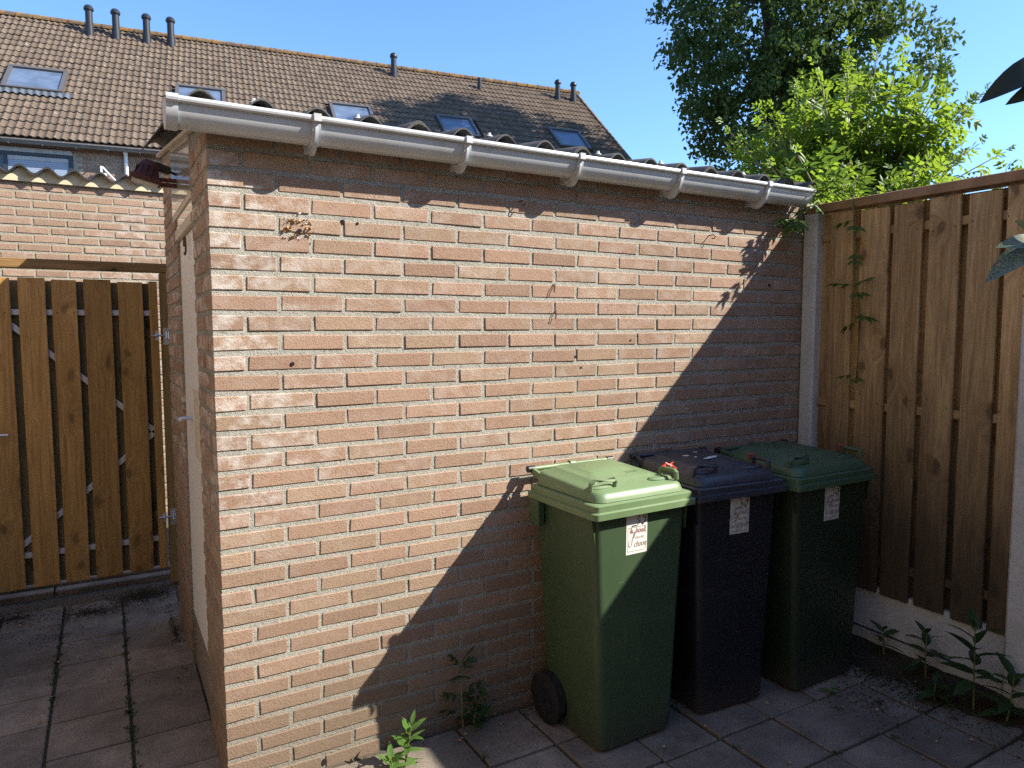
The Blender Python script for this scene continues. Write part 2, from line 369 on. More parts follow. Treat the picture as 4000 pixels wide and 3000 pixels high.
def m_bin(name, col, faded, fade=.5, rough=.42, scratch=.5):
    t = NT(name); O = t.obj(); a = t.noise(O, 4.5, 4, .6); b = t.noise(t.mapv(O, (30,30,4)), 1.0, 3, .7); s = t.noise(t.mapv(O, (6,6,90), rot=(.2,.5,0)), 1.0, 2, .5); f = t.noise(O, 260, 2, .6)
    c = t.mix(t.math('MULTIPLY', t.ramp(a, [(.35,0),(.7,1)]), fade), col, faded)
    c = t.mix(t.math('MULTIPLY', t.ramp(b, [(.60,0),(.78,1)]), .30), c, tuple(min(1,q*1.6+.03) for q in faded))
    c = t.mix(t.math('MULTIPLY', t.ramp(s, [(.705,0),(.73,1)]), scratch*.5), c, tuple(min(1,q*1.5+.06) for q in faded))
    sc = t.noise(t.mapv(O, (9,9,46)), 1.0, 5, .75); x, y, z = t.sep(O)
    band = t.ramp(t.math('ABSOLUTE', t.math('SUBTRACT', t.math('ADD', z, t.math('MULTIPLY', x, .10)), .50)), [(.0,1),(.035,0)])
    c = t.mix(t.math('MULTIPLY', band, t.math('MULTIPLY', t.ramp(sc, [(.46,0),(.62,1)]), scratch*.55)), c, tuple(min(1,q*1.2+.05) for q in faded))
    c = t.mix(t.math('MULTIPLY', t.ramp(sc, [(.62,0),(.74,1)]), scratch*.28), c, tuple(min(1,q*1.2+.05) for q in faded))
    dn = t.noise(O, 18, 5, .7)
    c = t.mix(t.math('MULTIPLY', t.ramp(t.math('ADD', z, t.math('MULTIPLY', dn, .14)), [(.06,1),(.22,0)]), .7), c, (.055,.045,.034))
    dust = t.ramp(t.math('MULTIPLY', t.sep(t.t.nodes.new('ShaderNodeNewGeometry').outputs['Normal'])[2], t.noise(O, 14, 5, .7)), [(.42,0),(.66,.25)])
    c = t.mix(dust, c, (.17,.16,.13))
    rg = t.math('ADD', rough-.06, t.math('MULTIPLY', a, .16))
    return t.finish(c, rg, t.bump(f, .12, .001), spec=.5)
M['bin_green'] = m_bin('bin_green_body', (.042,.076,.034), (.062,.092,.042))
M['bin_green_lid'] = m_bin('bin_green_lid', (.130,.200,.088), (.180,.250,.120), .7)
M['bin_navy'] = m_bin('bin_navy_body', (.007,.008,.014), (.011,.012,.018))
M['bin_navy_lid'] = m_bin('bin_navy_lid', (.030,.033,.046), (.050,.054,.068), .6, .34)
M['bin_dark'] = m_bin('bin_dark_green_body', (.011,.024,.012), (.016,.030,.016))
M['bin_dark_lid'] = m_bin('bin_dark_green_lid', (.042,.092,.048), (.060,.108,.058), .6)
def m_label(name, col, mould):
    t = NT(name); O = t.obj(); a = t.noise(O, 40, 4, .7)
    c = t.mix(t.math('MULTIPLY', t.ramp(a, [(.42,0),(.66,1)]), mould), col, (.20,.20,.10)); return t.finish(c, .5)
M['label_a'] = m_label('sticker_clean', (.74,.72,.66), .15); M['label_b'] = m_label('sticker_mouldy', (.60,.58,.50), .7)
M['ink_red'] = m_simple('ink_red', (.25,.045,.03), .6); M['ink_black'] = m_simple('ink_black', (.02,.02,.02), .6); M['ink_grey'] = m_simple('ink_grey', (.22,.15,.12), .6)
M['leaf_dark'] = m_leaf('leaf_dark_tree', (.032,.066,.019), (.075,.125,.032), .33, .6)
M['leaf_bright'] = m_leaf('leaf_bright_tree', (.045,.110,.016), (.170,.265,.042), .55, .40)
M['leaf_vine'] = m_leaf('leaf_vine', (.05,.11,.022), (.10,.18,.035), .42, .38)
M['leaf_weed'] = m_leaf('leaf_weed', (.075,.16,.035), (.13,.24,.06), .40, .42)
M['leaf_shade'] = m_leaf('leaf_shade_weed', (.028,.062,.022), (.05,.092,.030), .30, .40)
def m_fg():
    t = NT('variegated_leaf'); O = t.obj(); n = t.noise(O, 42, 3, .6); e = t.noise(O, 9, 2)
    c = t.mix(t.ramp(n, [(.42,0),(.56,1)]), (.028,.055,.026), (.17,.20,.11)); c = t.mix(t.ramp(e, [(.66,0),(.74,.8)]), c, (.50,.25,.05))
    pr = t.t.nodes.new('ShaderNodeBsdfPrincipled'); t.set(pr.inputs['Base Color'], c); pr.inputs['Roughness'].default_value = .35
    tr = t.t.nodes.new('ShaderNodeBsdfTranslucent'); t.set(tr.inputs['Color'], (.14,.18,.04)); mx = t.t.nodes.new('ShaderNodeMixShader'); mx.inputs[0].default_value = .12
    t.t.links.new(pr.outputs[0], mx.inputs[1]); t.t.links.new(tr.outputs[0], mx.inputs[2]); t.t.links.new(mx.outputs[0], t.out.inputs[0]); return t.m
M['leaf_fg'] = m_fg()
M['leaf_backlit'] = m_leaf('backlit_leaf', (.018,.028,.018), (.028,.040,.024), .06, .5)  # upper leaves of the same shrub; backlit darkness put into their colour

# ================================================================== ground
g = MB().add([(-300,-300,-.03),(300,-300,-.03),(300,300,-.03),(-300,300,-.03)], [(0,1,2,3)])
tag(wpart('ground', g, M['ground'], None), kind='structure')
# paving: 28 cm concrete pavers, front yard grid and side path grid
pav = MB().add([(-3.0,-5,-.016),(2.84,-5,-.016),(2.84,2.6,-.016),(-3.0,2.6,-.016)], [(0,1,2,3)])
paving = tag(wpart('paving', pav, M['ground'], None), kind='structure')
T = .284; tv = []
for k in range(6):
    mb = MB().box((-.1360,-.1360,-.045), (.1360,.1360,0)); mb.v = [(x+random.uniform(-.0015,.0015), y+random.uniform(-.0015,.0015), z) for x, y, z in mb.v]
    tv.append(mb.mesh('paver', bevel=.004)); tv[-1].materials.append(M['paver'])
def put_tile(x, y):
    o = link('paving_tile', random.choice(tv), None, paving, (x, y, random.uniform(-.004,.003)), (random.uniform(-.008,.008), random.uniform(-.008,.008), random.choice((0,R(90),R(180)))+random.uniform(-.006,.006)))
for i in range(-4, 7):
    for j in range(-5, 1):
        x = .833+T*i+T/2; y = -.32+T*j+T/2
        if j == 0 and i < -3: continue
        if x > 2.72 or x < -.75: continue
        d = (Vector((x,y,0))-CAM); 
        if d.dot(_f) < .6: continue
        if abs(d.dot(_r)/d.dot(_f)) > .95 or d.dot(_u)/d.dot(_f) < -.95: continue
        put_tile(x, y)
for i in range(-4, 1):
    for j in range(-2, 8):
        x = -.267+T*i+T/2; y = .52+T*j*.985+T/2
        if x > .02 or y > 2.30 or (y < .02 and x > -2): continue
        put_tile(x, y)
kerb = MB().box((-1.6,2.44,-.05), (-.62,2.52,.02)).box((-.61,2.44,-.05), (.10,2.52,.018)).box((-1.6,2.535,-.05), (.10,2.66,.035))
tag(wpart('kerb_strip', kerb, M['paver'], None, bevel=.006), kind='structure')
def crumbs(name, spots, m, label, seed):
    r_ = np.random.default_rng(seed); mb = MB()
    for (cx, cy, rx, ry, n, s0, s1, z0) in spots:
        for _ in range(n):
            a = r_.uniform(0,6.283); q = abs(r_.normal(0,.5)); x = cx+rx*q*math.cos(a); y = cy+ry*q*math.sin(a); s = r_.uniform(s0,s1)
            pts = [(x+s*r_.uniform(-1,1), y+s*r_.uniform(-1,1), z0+s*r_.uniform(-.2,.5)) for _ in range(3)]+[(x,y,z0+s*r_.uniform(.5,1.1))]
            mb.add(pts, [(0,1,2),(0,1,3),(1,2,3),(2,0,3)])
    o = wpart(name, mb, m, None); return tag(o, label, 'debris', kind='stuff')
crumbs('soil_crumbs', [(-.78,2.12,.34,.16,3600,.002,.008,0),(-.16,2.16,.22,.16,3000,.002,.008,0),(-.42,2.02,.34,.16,1600,.002,.007,0),(-.55,1.75,.3,.2,500,.001,.006,0),(-.04,1.5,.05,.9,700,.002,.007,0),(-.5,1.2,.5,.8,160,.001,.005,0)], M['soil'], 'dark loose soil spilled over the path pavers before the gate', 1)
crumbs('garden_debris', [(2.68,-.62,.16,.45,1500,.002,.010,.0),(2.45,-.75,.35,.3,500,.002,.007,0),(2.0,-.75,.6,.25,260,.001,.006,0),(1.2,-.06,.7,.06,260,.001,.006,0),(.6,-.05,.4,.05,220,.001,.005,0)], M['soil'], 'dark soil and litter crumbs along the fence foot and the bins', 2)
dl = MB()
for k in range(60):
    if k < 24: x, y = rng.uniform(-1.0,-.02), rng.uniform(.4,2.2)
    elif k < 50: x, y = rng.uniform(1.2,2.8), rng.uniform(-1.2,-.5)
    else: x, y = rng.uniform(.4,1.1), rng.uniform(-.12,-.02)
    a = rng.uniform(0,6.28); L_ = rng.uniform(.008,.022); d = Vector((math.cos(a),math.sin(a),0)); q = Vector((-d.y,d.x,0)); c0 = Vector((x,y,.006))
    dl.add([c0, c0+d*L_*.5+q*L_*.3+Vector((0,0,.004)), c0+d*L_+Vector((0,0,.002)), c0+d*L_*.5-q*L_*.3+Vector((0,0,.006))], [(0,1,2),(0,2,3)])
tag(wpart('dead_leaves', dl, M['straw'], None), 'small dry brown leaf scraps lying on the pavers', 'leaves', kind='stuff')
# soil bank against the fence plinth
sb = MB(); nx, ny = 9, 30
vsb = [(2.60+.28*i/(nx-1), -2.2+2.2*j/(ny-1), -.012+.055*(i/(nx-1))**1.5+rng.uniform(-.008,.008)) for j in range(ny) for i in range(nx)]
sb.add(vsb, [(j*nx+i, j*nx+i+1, (j+1)*nx+i+1, (j+1)*nx+i) for j in range(ny-1) for i in range(nx-1)])
tag(wpart('soil_strip', sb, M['soil'], None, smooth=True), kind='structure')

# ================================================================== brick shed
H, BZ, BL, BW, PX = .0658, .0482, .2080, .0980, .22
zc = lambda r: 2.21-H*(r+.5)
_bc = {}
def brick_mesh(lx, ly, var, lz=BZ, m=None, tagn='brick'):
    key = (round(lx,3), round(ly,3), var, round(lz,4), tagn)
    if key not in _bc:
        rr = random.Random(hash(key) & 0xffff)
        mb = MB().box((-lx/2,0,-lz/2), (lx/2,ly,lz/2))
        mb.v = [(x+rr.uniform(-.0022,.0022), y+(rr.uniform(-.0012,.0006) if y < ly/2 else 0), z+rr.uniform(-.0018,.0018)) for x, y, z in mb.v]
        me = mb.mesh('brick', bevel=.0026 if lx > .03 else .0015); me.materials.append(m or M['brick']); _bc[key] = me
    return _bc[key]
def join_meshes(items, name, m):
    vs, fs = [], []
    for me, mat4 in items:
        n = len(vs); vs += [tuple(mat4 @ v.co) for v in me.vertices]; fs += [tuple(i+n for i in p.vertices) for p in me.polygons]
    out = bpy.data.meshes.new(name); out.from_pydata(vs, [], fs); out.materials.append(m); out.update(); return out
shed = thing('brick_shed', 'low brick shed with pale gutter and dark corrugated roof behind the bins', 'shed', (0,0,0))
core = MB().box((.003,.003,-.12), (2.895,.10,2.222))
fw = wpart('front_wall', core, M['mortar'], shed)
sc_ = MB(); zt = lambda y: 2.226+.146*(y+.02)
def slope_box(mb, x0, x1, y0, y1, z0=-.12):
    mb.add([(x0,y0,z0),(x1,y0,z0),(x1,y1,z0),(x0,y1,z0),(x0,y0,zt(y0)),(x1,y0,zt(y0)),(x1,y1,zt(y1)),(x0,y1,zt(y1))],
           [(0,3,2,1),(4,5,6,7),(0,1,5,4),(1,2,6,5),(2,3,7,6),(3,0,4,7)])
slope_box(sc_, .003, .10, .101, .443); slope_box(sc_, .003, .10, 1.079, 1.742)
sw = wpart('side_wall', sc_, M['mortar'], shed)
bk = MB(); slope_box(bk, .101, 2.74, 1.65, 1.742); slope_box(bk, 2.741, 2.822, .101, 1.742)
wpart('back_wall', bk, M['mortar'], shed)
front = []                                   # (x centre, row, length, depth)
for r in range(-1, 34):
    x = 0.0
    first = BW if r % 2 else BL
    dep = BL if r % 2 else BW
    front.append((first/2, r, first, dep)); x = first+.0125
    while x < 2.88:
        L = min(BL, 2.90-x)
        if L > .02: front.append((x+L/2, r, L, .05))
        x += PX
front.sort(key=lambda b: (b[0]-CAM.x)**2+(zc(b[1])-CAM.z)**2*.6+CAM.y**2)
vis = [b for b in front if not (b[1] < 0)]
rest = [b for b in front if b[1] < 0]
items = []
for k, (x, r, L, dep) in enumerate(vis+rest):
    lz = BZ+random.uniform(-.0015,.0015)*0
    me = brick_mesh(L, dep, random.randrange(7))
    loc = (x+random.uniform(-.002,.002)*(x > .2), random.uniform(-.0012,.0002), zc(r)+random.uniform(-.0014,.0014)); rot = (0, random.uniform(-.006,.006), random.uniform(-.004,.004))
    if k < 300: link('brick', me, None, fw, loc, rot)
    else: items.append((me, Matrix.Translation(loc) @ Matrix.Rotation(rot[1],4,'Y')))
o = link('brickwork', join_meshes(items, 'brickwork', M['brick']), None, fw); o['kind'] = 'stuff'
items = []
for (y0, y1, cornered) in ((0,.443,True),(1.079,1.745,False)):
    for r in range(-5, 34):
        if zc(r)+BZ/2 > zt(y0)+.02: continue
        y = y0
        if cornered: y += (BL if r % 2 else BW)+.0125
        elif r % 2: 
            items.append((brick_mesh(BW,.05,random.randrange(4)), Matrix.Translation((random.uniform(-.0022,.0002), y+BW/2, zc(r))) @ Matrix.Rotation(R(-90),4,'Z'))); y += BW+.0125
        while y < y1-.015:
            L = min(BL, y1-y)
            if zc(r)+BZ/2 < zt(y)+.01:
                items.append((brick_mesh(L,.05,random.randrange(5)), Matrix.Translation((random.uniform(-.0024,.0002), y+L/2, zc(r)+random.uniform(-.001,.001))) @ Matrix.Rotation(R(-90),4,'Z')))
            y += PX
# far jamb reveal bricks
for r in range(0, 30):
    items.append((brick_mesh(.088,.03,r % 3), Matrix.Translation((.056, 1.0735, zc(r)))))
o = link('brickwork', join_meshes(items, 'side_brickwork', M['brick']), None, sw); o['kind'] = 'stuff'
# door, transom, threshold in the side wall
door = wpart('door', MB().box((.012,.447,.255), (.05,1.072,1.955)), M['door_paint'], shed, bevel=.003)
wpart('door_edge', MB().box((.009,.448,1.04), (.012,.72,1.32)), M['frame_wood'], door)
hd = MB().tube([(.012,.80,1.19),(-.030,.80,1.19),(-.040,.80,1.182)], [.009,.009,.009], 10).tube([(-.038,.80,1.186),(-.040,.90,1.180)], [.009,.008], 10)
wpart('handle', hd, M['steel'], door, smooth=True)
ring = MB().tube([(-.004, .70+.035*math.cos(a), 1.90+.035*math.sin(a)) for a in [2*math.pi*k/16 for k in range(15)]], .004, 6)
wpart('hook', ring, M['rust'], door, smooth=True)
fr = wpart('transom_frame', MB().box((-.006,.447,1.957), (.05,1.075,2.000)).box((-.004,.447,2.052), (.05,1.20,2.078)), M['frame_wood'], shed, bevel=.003)
pan = MB(); pan.add([(-.004,.447,2.079),(.022,.447,2.079),(.022,1.20,2.079),(-.004,1.20,2.079),(-.004,.447,zt(.447)-.004),(.022,.447,zt(.447)-.004),(.022,1.20,zt(1.20)-.004),(-.004,1.20,zt(1.20)-.004)],
        [(0,3,2,1),(4,5,6,7),(0,1,5,4),(1,2,6,5),(2,3,7,6),(3,0,4,7)])
wpart('pane', pan, M['transom_glass'], fr)
wpart('pane', MB().box((.002,.447,2.001), (.022,1.075,2.051)), M['transom_glass'], fr)
wpart('threshold', MB().box((.018,.446,-.05), (.10,1.076,.245)), M['threshold'], shed, bevel=.006)
# corrugated roof sheets
WP, WA, SL = .177, .031, .146
def sheet(x0, x1, y0, y1, dz, zfun, phase=.16, tilt=SL, thick=.0065, nper=14):
    n = max(2, int((x1-x0)/WP*nper)); mb = MB(); vs = []
    for i in range(n+1):
        x = x0+(x1-x0)*i/n; w = WA*math.cos(2*math.pi*(x-phase)/WP)
        for y in (y0, y1):
            z = zfun(y)+w+dz; vs += [(x,y,z),(x,y,z-thick)]
    fs = []
    for i in range(n):
        a = i*4; b = a+4
        fs += [(a,b,b+2,a+2),(a+1,a+3,b+3,b+1),(a,a+1,b+1,b),(a+2,b+2,b+3,a+3)]
    fs += [(0,2,3,1),(n*4,n*4+1,n*4+3,n*4+2)]
    return mb.add(vs, fs)
zroof = lambda y: 2.268+SL*(y+.02)
for k in range(4):
    x0 = -.085+k*4*WP; x1 = min(x0+4*WP+.09, 2.99)
    s = wpart('roof_sheet', sheet(x0, x1, -.082+.004*(k % 2), 1.93, .0066*(k % 2), zroof), M['corr'], shed, smooth=True)
    for q in range(2):
        xs_ = .16+WP*(4*k+2*q+(1 if k % 2 else 0)); ys_ = .06
        if xs_ < x0+.03 or xs_ > x1-.05: continue
        zz = zroof(ys_)+WA+.0066*(k % 2)
        wpart('screw', MB().tube([(xs_,ys_,zz),(xs_,ys_,zz+.004)], [.016,.014], 10).tube([(xs_,ys_,zz+.004),(xs_,ys_,zz+.016)], [.009,.006], 8), M['concrete'], s, smooth=True)
wpart('verge_board', MB().add([(-.022,.03,2.215),(-.004,.03,2.215),(-.004,1.82,2.215+SL*1.79),(-.022,1.82,2.215+SL*1.79),(-.022,.03,2.229),(-.004,.03,2.229),(-.004,1.82,2.229+SL*1.79),(-.022,1.82,2.229+SL*1.79)],
        [(0,3,2,1),(4,5,6,7),(0,1,5,4),(1,2,6,5),(2,3,7,6),(3,0,4,7)]), M['frame_wood'], shed)
# gutter
GC = (-.064, 2.230); GRY, GRZ = .057, .064
def garc(ry, rz, a0=180, a1=360, n=22): return [(GC[0]+ry*math.cos(R(a0+(a1-a0)*k/(n-1))), GC[1]+rz*math.sin(R(a0+(a1-a0)*k/(n-1)))) for k in range(n)]
gp = [(GC[0]-GRY-.001,2.240)]+garc(GRY,GRZ)+[(GC[0]+GRY,2.252),(GC[0]+GRY-.003,2.252)]+garc(GRY-.003,GRZ-.003)[::-1]+[(GC[0]-GRY+.003,2.240)]
gut = wpart('gutter', MB().extrude(gp, 0, -.098, 2.76), M['pvc'], shed, smooth=True)
wpart('lip', MB().tube([(-.098,-.1270,2.2375),(2.76,-.1270,2.2375)], .0100, 10).box((-.098,-.1345,2.2340), (2.76,-.118,2.2440)), M['pvc'], gut, smooth=True)
wpart('end_cap', MB().extrude([(GC[0]-GRY-.005,2.242)]+garc(GRY+.005,GRZ+.005)+[(GC[0]+GRY+.004,2.254)], 0, -.119, -.086).tube([(-.119,-.1275,2.2385),(-.086,-.1275,2.2385)], .0128, 10), M['pvc'], gut, smooth=True)
for x in (.318,.859,1.354,1.887,2.431):
    b = MB().extrude(garc(GRY+.0075,GRZ+.0075,172,372)+garc(GRY+.002,GRZ+.002,172,372)[::-1], 0, x-.013, x+.013)
    def cres(ry, rz, cy, cz, a0, a1, n=14): return [(cy+ry*math.cos(R(a0+(a1-a0)*k/(n-1))), cz+rz*math.sin(R(a0+(a1-a0)*k/(n-1)))) for k in range(n)]
    b.extrude(cres(.070,.098,-.060,2.232,196,325)+cres(.063,.071,-.066,2.234,196,325)[::-1], 0, x-.005, x+.005)
    b.box((x-.013,-.004,2.15), (x+.013,.001,2.25))
    b.box((x-.012,-.1425,2.2270), (x+.012,-.116,2.2505))
    wpart('bracket', b, M['pvc'], gut, smooth=True)
# small things fixed in or left on the wall
def hook_at(x, z, kind):
    if kind == 'hook': mb = MB().tube([(x,.0,z),(x,-.03,z),(x+.006,-.036,z-.010),(x+.004,-.028,z-.018),(x,-.018,z-.016)], .0026, 6)
    elif kind == 'loop': mb = MB().tube([(x+.008,.0,z+.02),(x,-.014,z+.008),(x-.006,-.016,z-.014),(x-.001,-.014,z-.018),(x+.006,-.010,z+.004),(x+.010,.0,z+.018)], .0018, 6)
    wpart('hook', mb, M['rust'], fw, smooth=True)
hook_at(1.147,2.067,'hook'); hook_at(1.306,1.731,'loop'); hook_at(1.313,1.621,'loop'); hook_at(2.18,2.0,'hook')
for x, z, rr in ((.433,1.936,.008),(.486,1.934,.005),(1.421,1.447,.006),(.25,1.447,.007),(.326,.006,.010),(.571,-.015,.010),(1.45,1.40,.004),(2.60,1.78,.007),(1.717,1.513,.004)):
    wpart('drill_hole', MB().tube([(x,-.0035,z),(x,.012,z)], rr, 10), M['hole'], fw)
nest = MB()
for k in range(46):
    a = rng.uniform(0,6.283); q = rng.uniform(.02,.05); x = .279+1.15*q*math.cos(a); z = 1.905+.75*q*math.sin(a)
    s = rng.uniform(.004,.011); nest.add([(x+s*rng.uniform(-1,1),-.001,z+s*rng.uniform(-1,1)) for _ in range(3)]+[(x,-.004-rng.uniform(.002,.010),z)], [(0,1,2),(0,1,3),(1,2,3),(2,0,3)])
wpart('mud_nest', nest, M['straw'], fw)
nw_ = MB()
for k in range(30):
    x = .279+rng.normal()*.028; z = (1.934 if k < 20 else 1.876)+rng.normal()*.007; s = rng.uniform(.003,.007)
    nw_.add([(x+s*rng.uniform(-1,1),-.001,z+s*rng.uniform(-1,1)) for _ in range(3)]+[(x,-.003-rng.uniform(.002,.006),z)], [(0,1,2),(0,1,3),(1,2,3),(2,0,3)])
wpart('chalky_crust', nw_, M['white'], fw)
wpart('drill_hole', MB().tube([(.285,-.0045,1.895),(.285,.012,1.895)], .008, 10), M['hole'], fw)
cbl = MB().tube([(1.335,.0,2.185),(1.34,-.03,2.165),(1.355,-.04,2.148),(1.368,-.035,2.142)], .0035, 6)
wpart('cable_end', cbl, M['cream'], fw, smooth=True)

# floodlight with sensor on the shed's side wall
fl = thing('floodlight', 'maroon floodlight with black motion sensor on an arm beside the shed door', 'floodlight', (-.01,.95,2.20))
FY = .95
def wob(mb, c, rx=0, ry=0, rz=0):
    m_ = Matrix.Translation(c) @ Matrix.Rotation(rz,4,'Z') @ Matrix.Rotation(ry,4,'Y') @ Matrix.Rotation(rx,4,'X'); mb.v = [tuple(m_ @ Vector(v)) for v in mb.v]; return mb
wpart('arm', MB().box((-.075,FY-.012,2.192), (.012,FY+.012,2.206)).box((-.075,FY-.012,2.170), (.012,FY+.012,2.186)), M['lamp_red'], fl, bevel=.002)
hs = MB().loft([rrect(-.060,.060,-.045,.045,-.030,.006),rrect(-.062,.062,-.047,.047,-.012,.006),rrect(-.052,.052,-.040,.040,-.010,.010),rrect(-.034,.034,-.026,.026,.045,.008),rrect(-.020,.020,-.018,.018,.062,.008)])
wpart('housing', wob(hs, (-.118,FY,2.213), ry=R(14)), M['lamp_red'], fl, smooth=True)
for k in range(5): wpart('fin', wob(MB().box((-.045+k*.02,-.042,-.008), (-.042+k*.02,.042,.040)), (-.118,FY,2.213), ry=R(14)), M['lamp_red'], fl)
wpart('glass', wob(MB().box((-.050,-.038,-.036), (.050,.038,-.031)), (-.118,FY,2.213), ry=R(14)), M['lamp_glass'], fl)
wpart('sensor', wob(MB().box((-.035,-.02,-.016), (.03,.02,.016)), (-.055,FY,2.245), ry=R(18)), M['black'], fl, bevel=.005)
wpart('sensor_neck', MB().tube([(-.03,FY,2.236),(.012,FY,2.222)], .006, 8), M['black'], fl, smooth=True)

# ================================================================== boards
_bd = {}
def board_mesh(w, h, t, m, name='board', bow=.0):
    key = (round(w,3), round(h,3), t, m.name, random.randrange(3))
    if key not in _bd:
        mb = MB(); n = 6
        rings = []
        for i in range(n+1):
            z = h*i/n; dx = random.uniform(-.0012,.0012); dy = random.uniform(-.0015,.0015)
            rings.append([(-w/2+dx,-t/2+dy,z),(w/2+dx,-t/2+dy,z),(w/2+dx,t/2+dy,z),(-w/2+dx,t/2+dy,z)])
        mb.loft(rings); me = mb.mesh(name, bevel=.0025); me.materials.append(m); _bd[key] = me
    return _bd[key]
def nail_mesh():
    me = MB().tube([(0,-.0015,0),(0,.001,0)], .0032, 6).mesh('nail'); me.materials.append(M['rust']); return me
NAIL = nail_mesh()

# ================================================================== right-hand fence (runs along y at x = 2.87)
fence = thing('wooden_fence', 'tall brown wooden board fence on a concrete plinth beside the bins', 'fence', (2.89,-.6,0))
inv = Matrix.Translation(-Vector(fence.location))
def fpart(name, me, loc, rotz, m=None):
    o = link(name, me, m, fence, loc, (0,0,rotz)); o.matrix_parent_inverse = inv; return o
FB = [(-.147,-.281),(-.308,-.459),(-.472,-.613),(-.634,-.773),(-.798,-.931),(-.946,-1.055)]
F2 = [(-1.118-.163*k,-1.118-.163*k-.138) for k in range(12)]
for (a, b) in FB+F2:
    h = 2.136+random.uniform(-.004,.004)-.305; o = fpart('board', board_mesh(abs(a-b)-.007, h, .016, M['fence_wood']), (2.868,(a+b)/2,.298+random.uniform(-.004,.004)), R(90))
    if a > -1.1:
        for zz in (1.70,.93,.14):
            for s in (-.045,.045): link('nail', NAIL, None, o, (s,.0078,zz+random.uniform(-.02,.02)), (0,0,R(180)))
fpart('board', board_mesh(.095, 1.80, .016, M['fence_wood']), (2.900,-.128,.335), R(90))
prev = [(-.281,-.308),(-.459,-.472),(-.613,-.634),(-.773,-.798),(-.931,-.946)]+[((F2[k][1]),(F2[k+1][0])) for k in range(11)]
for (a, b) in prev:
    fpart('board', board_mesh(.140, 1.846, .016, M['fence_wood']), (2.926+random.uniform(-.002,.002),(a+b)/2+random.uniform(-.012,.012),.29), R(90))
for zz in (2.02,1.19,.44):
    for (y0, y1) in ((-.09,-1.06),(-1.12,-3.1)):
        L = abs(y1-y0); me = MB().box((-.022,-.019,-L/2), (.022,.019,L/2)).mesh('rail', bevel=.003); me.materials.append(M['fence_wood'])
        o = link('rail', me, None, fence, (2.897,(y0+y1)/2,zz), (R(90),0,0)); o.matrix_parent_inverse = inv
cp = [(-.052,-.022),(.052,-.022),(.052,.016),(.030,.024),(-.030,.024),(-.052,.018)]
me = MB().extrude(cp, 2, -1.62, 1.62).mesh('cap_rail', bevel=.002); me.materials.append(M['cap_wood'])
o = link('cap_rail', me, None, fence, (2.895,-1.545,2.166), (R(90),0,0)); o.matrix_parent_inverse = inv
def cpost(y0, y1, x0=2.838, x1=2.942, z1=2.142):
    pr = [(x0+.010,y0),(x1-.01,y0),(x1,y0+.01),(x1,y1-.01),(x1-.01,y1),(x0+.010,y1),(x0,y1-.010),(x0,y0+.010)]
    mb = MB().extrude(pr, 2, -.2, z1); wpart('concrete_post', mb, M['concrete'], fence)
cpost(-.086,-.004); cpost(-1.125,-1.028); cpost(-3.2,-3.1)
for (y0, y1) in ((-.09,-1.03),(-1.12,-3.1)):
    wpart('concrete_plinth', MB().box((2.878,y1,-.2), (2.916,y0,.312)), M['concrete'], fence, bevel=.004)
wpart('cable', MB().tube([(2.866,-.10,.110),(2.866,-.45,.106),(2.867,-.85,.104),(2.866,-1.02,.098)], .0035, 6), M['black'], fence, smooth=True)
# ================================================================== gate at the end of the side path (y = 2.3)
gate = thing('wooden_gate', 'golden brown board gate in shade at the end of the path', 'gate', (-.45,2.3,0))
ginv = Matrix.Translation(-Vector(gate.location))
def gpart(name, me, loc, rot=(0,0,0), m=None, parent=None):
    o = link(name, me, m, parent or gate, loc, rot); o.matrix_parent_inverse = ginv; return o
GB = [(-1.205,-1.07),(-1.04,-.90),(-.868,-.736),(-.699,-.573),(-.543,-.424),(-.390,-.253),(-.217,-.089),(-.057,-.012)]
for (a, b) in GB:
    o = gpart('board', board_mesh(b-a, 1.742+random.uniform(-.006,.006), .018, M['gate_wood']), ((a+b)/2,2.300,.104), (0,0,0))
    for zz in (1.555,.195):
        for s in (-.04,.04):
            if b-a > .1: link('nail', NAIL, None, o, (s,-.0085,zz))
for a, b in ((-1.07,-1.04),(-.90,-.868),(-.736,-.699),(-.573,-.543),(-.424,-.390),(-.253,-.217),(-.089,-.057)):
    gpart('board', board_mesh(.13, 1.73, .018, M['gate_back']), ((a+b)/2+random.uniform(-.008,.008),2.352,.108))
for z in (1.661,.288): wpart('frame_bar', MB().box((-1.20,2.312,z-.016), (-.02,2.340,z+.016)), M['steel_pale'], gate, bevel=.002)
def bar(x0, z0, x1, z1, w=.030):
    d = Vector((x1-x0,0,z1-z0)).normalized(); n = Vector((-d.z,0,d.x))*w/2
    return MB().add([Vector((x0,y,z0))+s*n for y in (2.316,2.338) for s in (-1,1)]+[Vector((x1,y,z1))+s*n for y in (2.316,2.338) for s in (-1,1)],
                    [(0,1,3,2),(4,6,7,5),(0,4,5,1),(2,3,7,6),(0,2,6,4),(1,5,7,3)])
wpart('brace', bar(-.80,1.645,-.04,.94), M['steel_pale'], gate); wpart('brace', bar(-.04,.955,-.80,.300), M['steel_pale'], gate)
hl = MB().tube([(-.86,2.288,.99),(-.86,2.25,.99),(-.775,2.247,.989)], .009, 8); wpart('handle', hl, M['steel'], gate, smooth=True)
gf = thing('gate_frame', 'timber gate post and cross beam standing against the shed wall', 'gate frame', (.02,2.3,0))
finv = Matrix.Translation(-Vector(gf.location))
pm = MB().box((-.030,-.034,0), (.030,.034,1.90)).mesh('post', bevel=.004); pm.materials.append(M['post_wood'])
o = link('post', pm, None, gf, (.032,2.335,0)); o.matrix_parent_inverse = finv
o = link('post', pm, None, gf, (-1.262,2.335,0)); o.matrix_parent_inverse = finv
